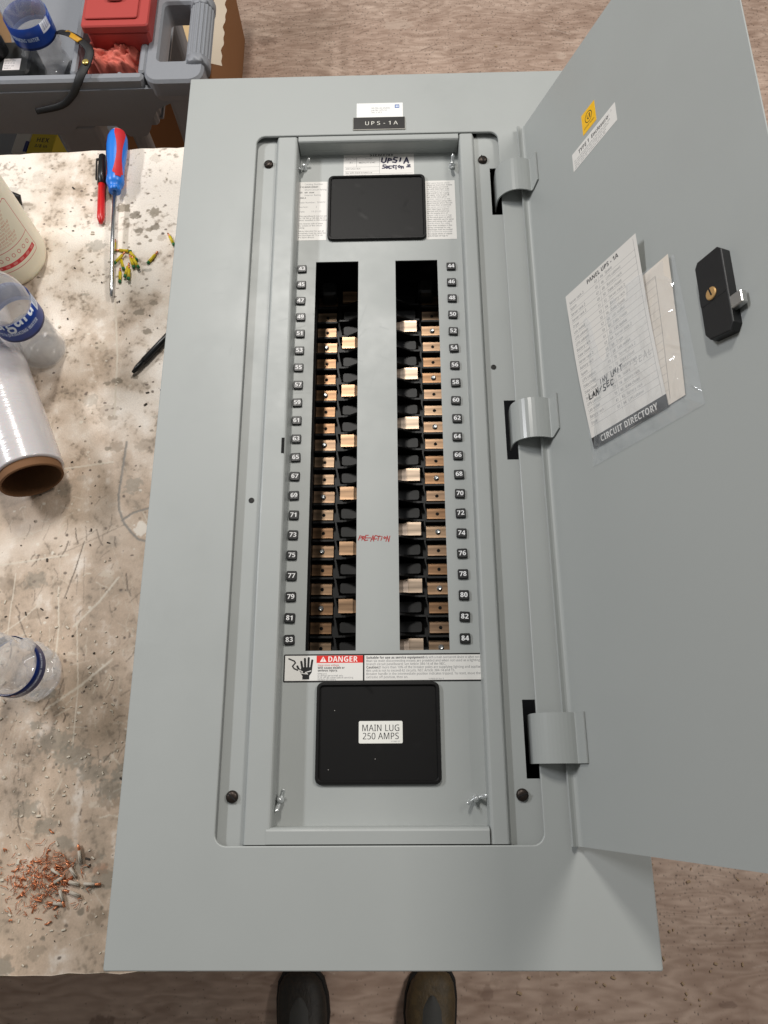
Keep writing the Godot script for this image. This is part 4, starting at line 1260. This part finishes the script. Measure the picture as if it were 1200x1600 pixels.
# ================================================================ cart behind the bench
func cart() -> void:
	var t := thing("utility_cart", "grey plastic utility cart with moulded handle behind the bench", "cart", Vector3(-0.75, -0.95, -0.95))
	var o := -t.position
	var g := mat(Color(0.52, 0.53, 0.55), 0.5)
	g.uv1_triplanar = true; g.uv1_scale = Vector3(3, 3, 3)
	var nt := NoiseTexture2D.new()
	nt.width = 256; nt.height = 256; nt.seamless = true; nt.as_normal_map = true; nt.bump_strength = 2.0; nt.noise = noise(81, 0.12, 2)
	g.normal_enabled = true; g.normal_texture = nt; g.normal_scale = 0.12
	var y := -0.11
	var b := MB.new()   # top tray: walls, floors, rim
	b.box(Vector3(-0.8045, y - 0.05, -0.7115), Vector3(0.818, 0.10, 0.017), 0.004)
	b.box(Vector3(-0.8045, y - 0.05, -1.2585), Vector3(0.818, 0.10, 0.017), 0.004)
	b.box(Vector3(-1.205, y - 0.05, -0.985), Vector3(0.017, 0.10, 0.56), 0.004)
	b.box(Vector3(-0.3995, y - 0.05, -0.985), Vector3(0.012, 0.098, 0.53), 0.003)
	b.box(Vector3(-0.5145, y - 0.045, -0.985), Vector3(0.012, 0.088, 0.529), 0.003)
	b.box(Vector3(-0.4425, y - 0.052, -0.729), Vector3(0.008, 0.075, 0.017), 0.002)
	b.box(Vector3(-0.79, y - 0.098, -0.985), Vector3(0.80, 0.006, 0.53), 0.001)
	obj("tray", b, g, t, o)
	b = MB.new()   # handle: a deep moulded frame round the hand hole
	b.loft([MB.rr(0.094, 0.216, 0.022, 5, y - 0.042, -0.345, -0.808), MB.rr(0.100, 0.222, 0.024, 5, y - 0.03, -0.345, -0.808), MB.rr(0.100, 0.222, 0.024, 5, y - 0.005, -0.345, -0.808), MB.rr(0.092, 0.214, 0.020, 5, y - 0.0002, -0.345, -0.808),
		MB.rr(0.056, 0.138, 0.010, 5, y - 0.0002, -0.3485, -0.8085), MB.rr(0.050, 0.132, 0.008, 5, y - 0.005, -0.3485, -0.8085), MB.rr(0.046, 0.128, 0.008, 5, y - 0.03, -0.3485, -0.8085), MB.rr(0.046, 0.128, 0.008, 5, y - 0.042, -0.3485, -0.8085)], 3, false, true)
	for z in [-0.742, -0.874]:
		b.tube([Vector3(-0.3085, y - 0.014, z - 0.008), Vector3(-0.3085, y - 0.014, z + 0.008)], [0.0215], 20)
	obj("handle_bracket", b, g, t, o)
	b = MB.new()   # ribbed grip
	var lp := []
	for z in [-0.749, -0.752, -0.864, -0.867]:
		var l := PackedVector3Array()
		for i in 72:
			var r := 0.0196 + (0.0010 * (1.0 if (i / 2) % 2 else -1.0) if z < -0.7495 and z > -0.8665 else 0.0)
			l.append(Vector3(-0.3085 + r * cos(TAU * i / 72), y - 0.014 + r * sin(TAU * i / 72), z))
		lp.append(l)
	b.loft(lp, 3)
	obj("grip", b, g, t, o)
	# apron with its moulded outline, long side and far side
	var pts := PackedVector2Array()
	for p in [[-1.21, -0.135], [-0.300, -0.127], [-0.322, -0.148], [-0.363, -0.159], [-0.387, -0.170], [-0.402, -0.190], [-0.412, -0.212], [-0.422, -0.226], [-0.435, -0.231], [-0.455, -0.228], [-0.466, -0.214], [-0.476, -0.196], [-0.490, -0.187], [-0.506, -0.185], [-0.524, -0.185], [-0.560, -0.222], [-0.640, -0.217], [-0.90, -0.205], [-1.21, -0.205]]:
		pts.append(Vector2(p[0], -p[1]))
	for z in [-0.7045, -1.2695]:
		b = MB.new()
		b.xf = Transform3D(Basis(Vector3.RIGHT, Vector3(0, 0, 1), Vector3(0, -1, 0)), Vector3(0, 0, z))
		b.prism(pts, -0.004, 0.004)
		obj("apron", b, g, t, o)
	for q in [[-0.548, -0.728, 0.078, 0.05], [-0.452, -0.745, 0.030, 0.03], [-1.15, -0.74, 0.07, 0.05], [-0.50, -1.22, 0.08, 0.05], [-1.15, -1.22, 0.08, 0.05]]:
		b = MB.new()
		b.slab(q[0], q[1], q[2], q[3], -0.86, -0.2085, 0.012, 0.002, 3)
		obj("leg", b, g, t, o)
	b = MB.new()
	b.box(Vector3(-0.93, -0.62, -0.985), Vector3(0.56, 0.012, 0.56), 0.003)
	b.box(Vector3(-0.93, -0.59, -0.704), Vector3(0.56, 0.06, 0.008), 0.002)
	obj("lower_shelf", b, g, t, o)
	for q in [[-0.50, -0.745], [-1.15, -0.745], [-0.50, -1.225], [-1.15, -1.225]]:
		b = MB.new()
		b.xf = Transform3D(Basis(Vector3(0, 1, 0), Vector3(-1, 0, 0), Vector3(0, 0, 1)), Vector3(q[0], -0.902, q[1]))
		b.lathe(Vector3.ZERO, [[0.030, -0.014], [0.048, -0.011], [0.048, 0.011], [0.030, 0.014]], 24)
		obj("caster", b, mat(Color(0.1, 0.1, 0.1), 0.5), t, o)
	# things in and on the cart
	t = thing("red_case", "small red metal case with a chrome latch on the cart", "case", Vector3(-0.438, -0.140, -0.856))
	var red := mat(Color(0.66, 0.24, 0.22), 0.5)
	b = MB.new()
	b.box(Vector3(0, 0.026, 0), Vector3(0.104, 0.052, 0.150), 0.004)
	obj("body", b, red, t)
	b = MB.new()
	b.slab(0, 0, 0.112, 0.158, 0.0525, 0.067, 0.006, 0.002, 3)
	b.slab(-0.006, 0.0, 0.088, 0.130, 0.0671, 0.0705, 0.005, 0.001, 3)
	obj("lid", b, red, t)
	b = MB.new()
	b.slab(-0.002, 0.020, 0.026, 0.020, 0.0706, 0.0785, 0.006, 0.002, 3)
	b.lathe(Vector3(-0.002, 0.0785, 0.022), [[0.006, 0.0], [0.006, 0.002], [0.004, 0.003]], 16)
	obj("latch", b, mat(Color(0.62, 0.60, 0.58), 0.25, 1.0), t)
	# rag
	b = MB.new()
	var wn := noise(91, 26.0, 4)
	b.grid(func(u: float, v: float) -> Vector3:
		var x := (u - 0.5) * 0.100; var z := (v - 0.5) * 0.092
		var f := wn.get_noise_2d(x, z); var f2 := wn.get_noise_2d(x + 3.0, z * 1.3)
		var e := minf(minf(u, 1 - u), minf(v, 1 - v)) * 5.0
		return Vector3(x + 0.012 * f2, 0.006 + 0.040 * clampf(e, 0, 1) + 0.026 * f * clampf(e, 0, 1), z + 0.010 * f), 44, 40)
	var cl := mat(Color(0.80, 0.42, 0.36), 0.95)
	cl.rim_enabled = true; cl.rim = 0.4; cl.rim_tint = 0.6
	var rag := obj("red_rag", b, cl, self, Vector3(-0.455, -0.158, -0.768))
	tag(rag, "crumpled faded red rag in the cart's front compartment", "rag")
	# strap over the rim
	b = MB.new()
	var sp := [Vector3(-0.575, -0.150, -0.86), Vector3(-0.548, -0.112, -0.815), Vector3(-0.515, -0.096, -0.785), Vector3(-0.484, -0.092, -0.752), Vector3(-0.484, -0.095, -0.728), Vector3(-0.493, -0.098, -0.702), Vector3(-0.502, -0.108, -0.691), Vector3(-0.517, -0.126, -0.689), Vector3(-0.545, -0.147, -0.689), Vector3(-0.593, -0.158, -0.689)]
	var fine := []
	for i in sp.size() - 1:
		for k in 5:
			fine.append(sp[i].cubic_interpolate(sp[i + 1], sp[maxi(i - 1, 0)], sp[mini(i + 2, sp.size() - 1)], k / 5.0))
	fine.append(sp[sp.size() - 1])
	var wid := []
	for i in fine.size(): wid.append(0.0072 if i < 28 else lerpf(0.0072, 0.0050, (i - 28) / 17.0))
	b.tube(fine, wid, 10, true, 0.3)
	t = thing("black_strap", "black strap with yellow lettering draped over the cart rim", "strap", Vector3(-0.49, -0.10, -0.70))
	obj("webbing", b, mat(Color(0.06, 0.06, 0.062), 0.6), t, -t.position)
	b = MB.new()
	b.tube([Vector3(-0.533, -0.1025, -0.803), Vector3(-0.514, -0.0935, -0.781), Vector3(-0.500, -0.0895, -0.766)], [0.0055], 8, true, 0.25)
	obj("yellow_lettering", b, mat(Color(0.75, 0.55, 0.08), 0.5), t, -t.position)
	b = MB.new()
	b.lathe(Vector3(-0.4855, -0.0925, -0.722), [[0.0055, 0.0], [0.0055, 0.0015], [0.004, 0.0025], [0.0015, 0.0022]], 16)
	obj("rivet", b, mat(Color(0.85, 0.76, 0.45), 0.3, 0.8), t, -t.position)
	bottle("water_bottle", "crinkled clear water bottle with blue label standing in the cart tray", Vector3(-0.600, -0.205, -0.828), 0.036, 0.205, [0.078, 0.118], label_image("", 0.66), 0.17, 0.0, 0.42)
	# black charger and cardboard in the tray
	t = thing("black_charger", "black tool charger with a white rating label in the cart tray", "charger", Vector3(-0.655, -0.205, -0.80))
	b = MB.new()
	b.slab(0, 0, 0.085, 0.075, 0.0, 0.06, 0.01, 0.004, 3)
	b.lathe(Vector3(-0.02, 0.06, -0.01), [[0.022, 0.0], [0.022, 0.022], [0.018, 0.028]], 20)
	obj("body", b, mat(Color(0.12, 0.125, 0.12), 0.5), t)
	var im := blank(200, 120, Color(0.85, 0.82, 0.81))
	for i in 4: text(im, ["INPUT 120V", "60 Hz 65 W", "Indoor use", "Made in"][i], 12, 22 + i * 26, 24, GREY_INK)
	sticker(t, "rating_label", 0.012, 0.018, 0.030, 0.026, 0.0602, im)
	b = MB.new()
	b.tube([Vector3(0.043, 0.03, 0.02), Vector3(0.06, 0.015, 0.03), Vector3(0.075, 0.004, 0.0), Vector3(0.085, 0.004, -0.05)], [0.004], 8)
	obj("cord", b, mat(Color(0.06, 0.06, 0.06), 0.5), t)
	b = MB.new()
	b.box(Vector3.ZERO, Vector3(0.05, 0.11, 0.10), 0.002)
	var cb := obj("tan_cardboard", b, mat(Color(0.72, 0.56, 0.38), 0.85), self, Vector3(-0.71, -0.149, -0.885))
	cb.rotation.y = 0.3
	tag(cb, "tan cardboard carton at the far left in the cart tray", "carton")
	t = thing("yellow_carton", "yellow and white carton on the cart's lower shelf", "carton", Vector3(-0.782, -0.613, -0.972))
	t.rotation.y = -0.12
	im = blank(256, 256, Color(0.82, 0.74, 0.10))
	text(im, "HEX", 128, 90, 70, Color(0.25, 0.24, 0.1), true, 1); text(im, "3/8 in", 128, 160, 50, Color(0.3, 0.28, 0.1), true, 1)
	b = MB.new()
	b.slab(0, 0, 0.058, 0.062, 0.0, 0.10, 0.002, 0.001)
	obj("body", b, printed(im, 0.5), t)
	b = MB.new()
	b.box(Vector3(-0.0475, 0.05, 0.0), Vector3(0.036, 0.10, 0.062), 0.002)
	obj("white_end", b, mat(Color(0.82, 0.82, 0.80), 0.6), t)
	b = MB.new()
	b.box(Vector3(-0.034, 0.0505, 0.012), Vector3(0.008, 0.102, 0.030), 0.001)
	obj("blue_stripe", b, mat(Color(0.12, 0.18, 0.45), 0.5), t)
	# carton behind the cart
	t = thing("floor_carton", "open brown cardboard carton with cream lid on the floor behind the cart", "carton", Vector3(-0.66, -0.95, -1.55))
	b = MB.new()
	b.box(Vector3(0, 0.18, 0), Vector3(0.43, 0.36, 0.50), 0.003)
	obj("body", b, mat(Color(0.58, 0.40, 0.24), 0.85), t)
	b = MB.new()
	b.box(Vector3(-0.006, 0.366, -0.02), Vector3(0.43, 0.010, 0.47), 0.002)
	obj("lid", b, mat(Color(0.82, 0.70, 0.52), 0.8), t)
	b = MB.new()
	b.grid(func(u: float, v: float) -> Vector3:
		var k := 0.004 * sin(v * 61.0) * sin(v * 23.0)
		return Vector3(0.222 + 0.03 * u + k * u, 0.37 - 0.01 * u, lerpf(-0.25, 0.27, v)), 2, 60, false)
	obj("torn_flap", b, mat(Color(0.80, 0.74, 0.66), 0.85), t)

# ================================================================ shoes of the person at the near end
func shoes() -> void:
	var leather := mat(Color(0.17, 0.16, 0.145), 0.6)
	var olive := mat(Color(0.33, 0.28, 0.19), 0.6)
	var sole := mat(Color(0.10, 0.09, 0.08), 0.7)
	for m in [leather, olive]:
		var lf := field(noise(97, 0.02, 5), 256, 256)
		var li := Image.create(256, 256, false, Image.FORMAT_RGB8)
		for y in 256:
			for x in 256:
				li.set_pixel(x, y, Color(0.84, 0.83, 0.82).lerp(Color(1.0, 0.97, 0.92), smooth01(0.35, 0.75, lf[y * 256 + x] / 255.0)))
		m.albedo_color = m.albedo_color * 1.08
		m.albedo_texture = tex(li)
		var nt := NoiseTexture2D.new()
		nt.width = 256; nt.height = 256; nt.seamless = true; nt.as_normal_map = true; nt.bump_strength = 4.0; nt.noise = noise(95, 0.05, 5)
		m.normal_enabled = true; m.normal_texture = nt; m.normal_scale = 0.5; m.uv1_triplanar = true; m.uv1_scale = Vector3(9, 9, 9)
	for q in [[-0.193, 0.775, 1.0, "left dark work shoe below the panel's near edge"], [0.083, 0.772, -1.0, "right dark work shoe with a scuffed olive toe below the panel"]]:
		var t := thing("work_shoe", q[3], "shoe", Vector3(q[0], -0.95, q[1]), "pair of work shoes on the floor")
		t.rotation.y = 0.06 * q[2]
		t.scale = Vector3(0.93, 0.95, 0.95)
		var flip: float = q[2]
		var b := MB.new()
		var lp := []
		var secs := [[0.0, 0.020, 0.040, 0.0], [0.006, 0.034, 0.050, 0.001], [0.022, 0.046, 0.058, 0.003], [0.05, 0.0525, 0.064, 0.005], [0.085, 0.0535, 0.074, 0.006], [0.12, 0.0500, 0.092, 0.004], [0.16, 0.0440, 0.106, 0.0], [0.20, 0.0400, 0.114, -0.002], [0.25, 0.0385, 0.118, -0.002], [0.285, 0.0350, 0.116, 0.0], [0.298, 0.022, 0.112, 0.0]]
		for s in secs:
			var l := PackedVector3Array()
			for i in 20:
				var a := PI * i / 19.0
				var cx := cos(a); var sy := sin(a)
				l.append(Vector3(s[3] * flip + s[1] * signf(cx) * pow(absf(cx), 0.72), 0.020 + (s[2] - 0.020) * pow(sy, 0.62), s[0]))
			lp.append(l)
		b.loft(lp, 3, true)
		obj("upper", b, olive if flip < 0 else leather, t)
		b = MB.new()
		var sl := []
		for y in [0.0, 0.004, 0.020, 0.0235]:
			var l := PackedVector3Array()
			var k := 0.0045 if y > 0.001 and y < 0.022 else 0.002
			var out := []
			for s in secs: out.append(Vector3(s[3] * flip + s[1] + k, y, s[0] - (k if s[0] < 0.03 else -k if s[0] > 0.28 else 0.0)))
			for i in range(secs.size() - 1, -1, -1):
				var s: Array = secs[i]
				out.append(Vector3(s[3] * flip - s[1] - k, y, s[0] - (k if s[0] < 0.03 else -k if s[0] > 0.28 else 0.0)))
			for p in out: l.append(p)
			sl.append(l)
		b.loft(sl, 3)
		obj("sole", b, sole, t)
		# toe seam, a raised double ridge over the toe box
		b = MB.new()
		for zz in [0.058, 0.064]:
			var seam := []
			for k in 15:
				var f := k / 14.0 * 2.0 - 1.0
				var w := 0.0515
				var hh := 0.020 + (0.066 - 0.020) * pow(maxf(0.0, 1.0 - pow(absf(f), 2.6)), 0.45)
				seam.append(Vector3(0.005 * flip + f * w, hh + 0.0006, zz + 0.030 * f * f))
			b.tube(seam, [0.0011], 6)
		obj("toe_seam", b, mat(Color(0.30, 0.27, 0.22), 0.7), t)
		# tongue panel with stitched edge, laces
		b = MB.new()
		b.grid(func(u: float, v: float) -> Vector3:
			var z := lerpf(0.040, 0.19, v)
			var w := lerpf(0.026, 0.030, v) * minf(1.0, sqrt(v * 6.0 + 0.05))
			var h := 0.0
			var i := 0
			while i < secs.size() - 2 and secs[i + 1][0] < z: i += 1
			var f: float = (z - secs[i][0]) / (secs[i + 1][0] - secs[i][0])
			h = lerpf(secs[i][2], secs[i + 1][2], f)
			var x := (u - 0.5) * 2.0
			return Vector3(x * w + 0.004 * flip, h + 0.0035 - 0.0085 * x * x, z), 12, 24)
		obj("tongue", b, mat(Color(0.26, 0.26, 0.25), 0.7), t)
		b = MB.new()   # padded collar round the foot opening
		var ring := []
		for k in 25:
			var a := TAU * k / 24.0
			ring.append(Vector3(0.031 * cos(a) - 0.001 * flip, 0.117 + 0.004 * sin(a), 0.236 + 0.050 * sin(a)))
		b.tube(ring, [0.0075], 8)
		obj("collar", b, mat(Color(0.12, 0.12, 0.12), 0.85), t)
		b = MB.new()
		b.lathe(Vector3(-0.001 * flip, 0.1175, 0.236), [[0.029, 0.0], [0.029, 0.0015]], 20, 3, false)
		obj("sock", b, mat(Color(0.05, 0.05, 0.055), 0.95), t)
		b = MB.new()
		for k in 5:
			var z := 0.100 + k * 0.019
			var h := 0.088 + k * 0.0063
			b.tube([Vector3(-0.030, h - 0.006, z + 0.004), Vector3(0.0, h + 0.004, z - 0.002), Vector3(0.030, h - 0.006, z + 0.004)], [0.0026], 8)
		obj("laces", b, mat(Color(0.12, 0.12, 0.12), 0.8), t)
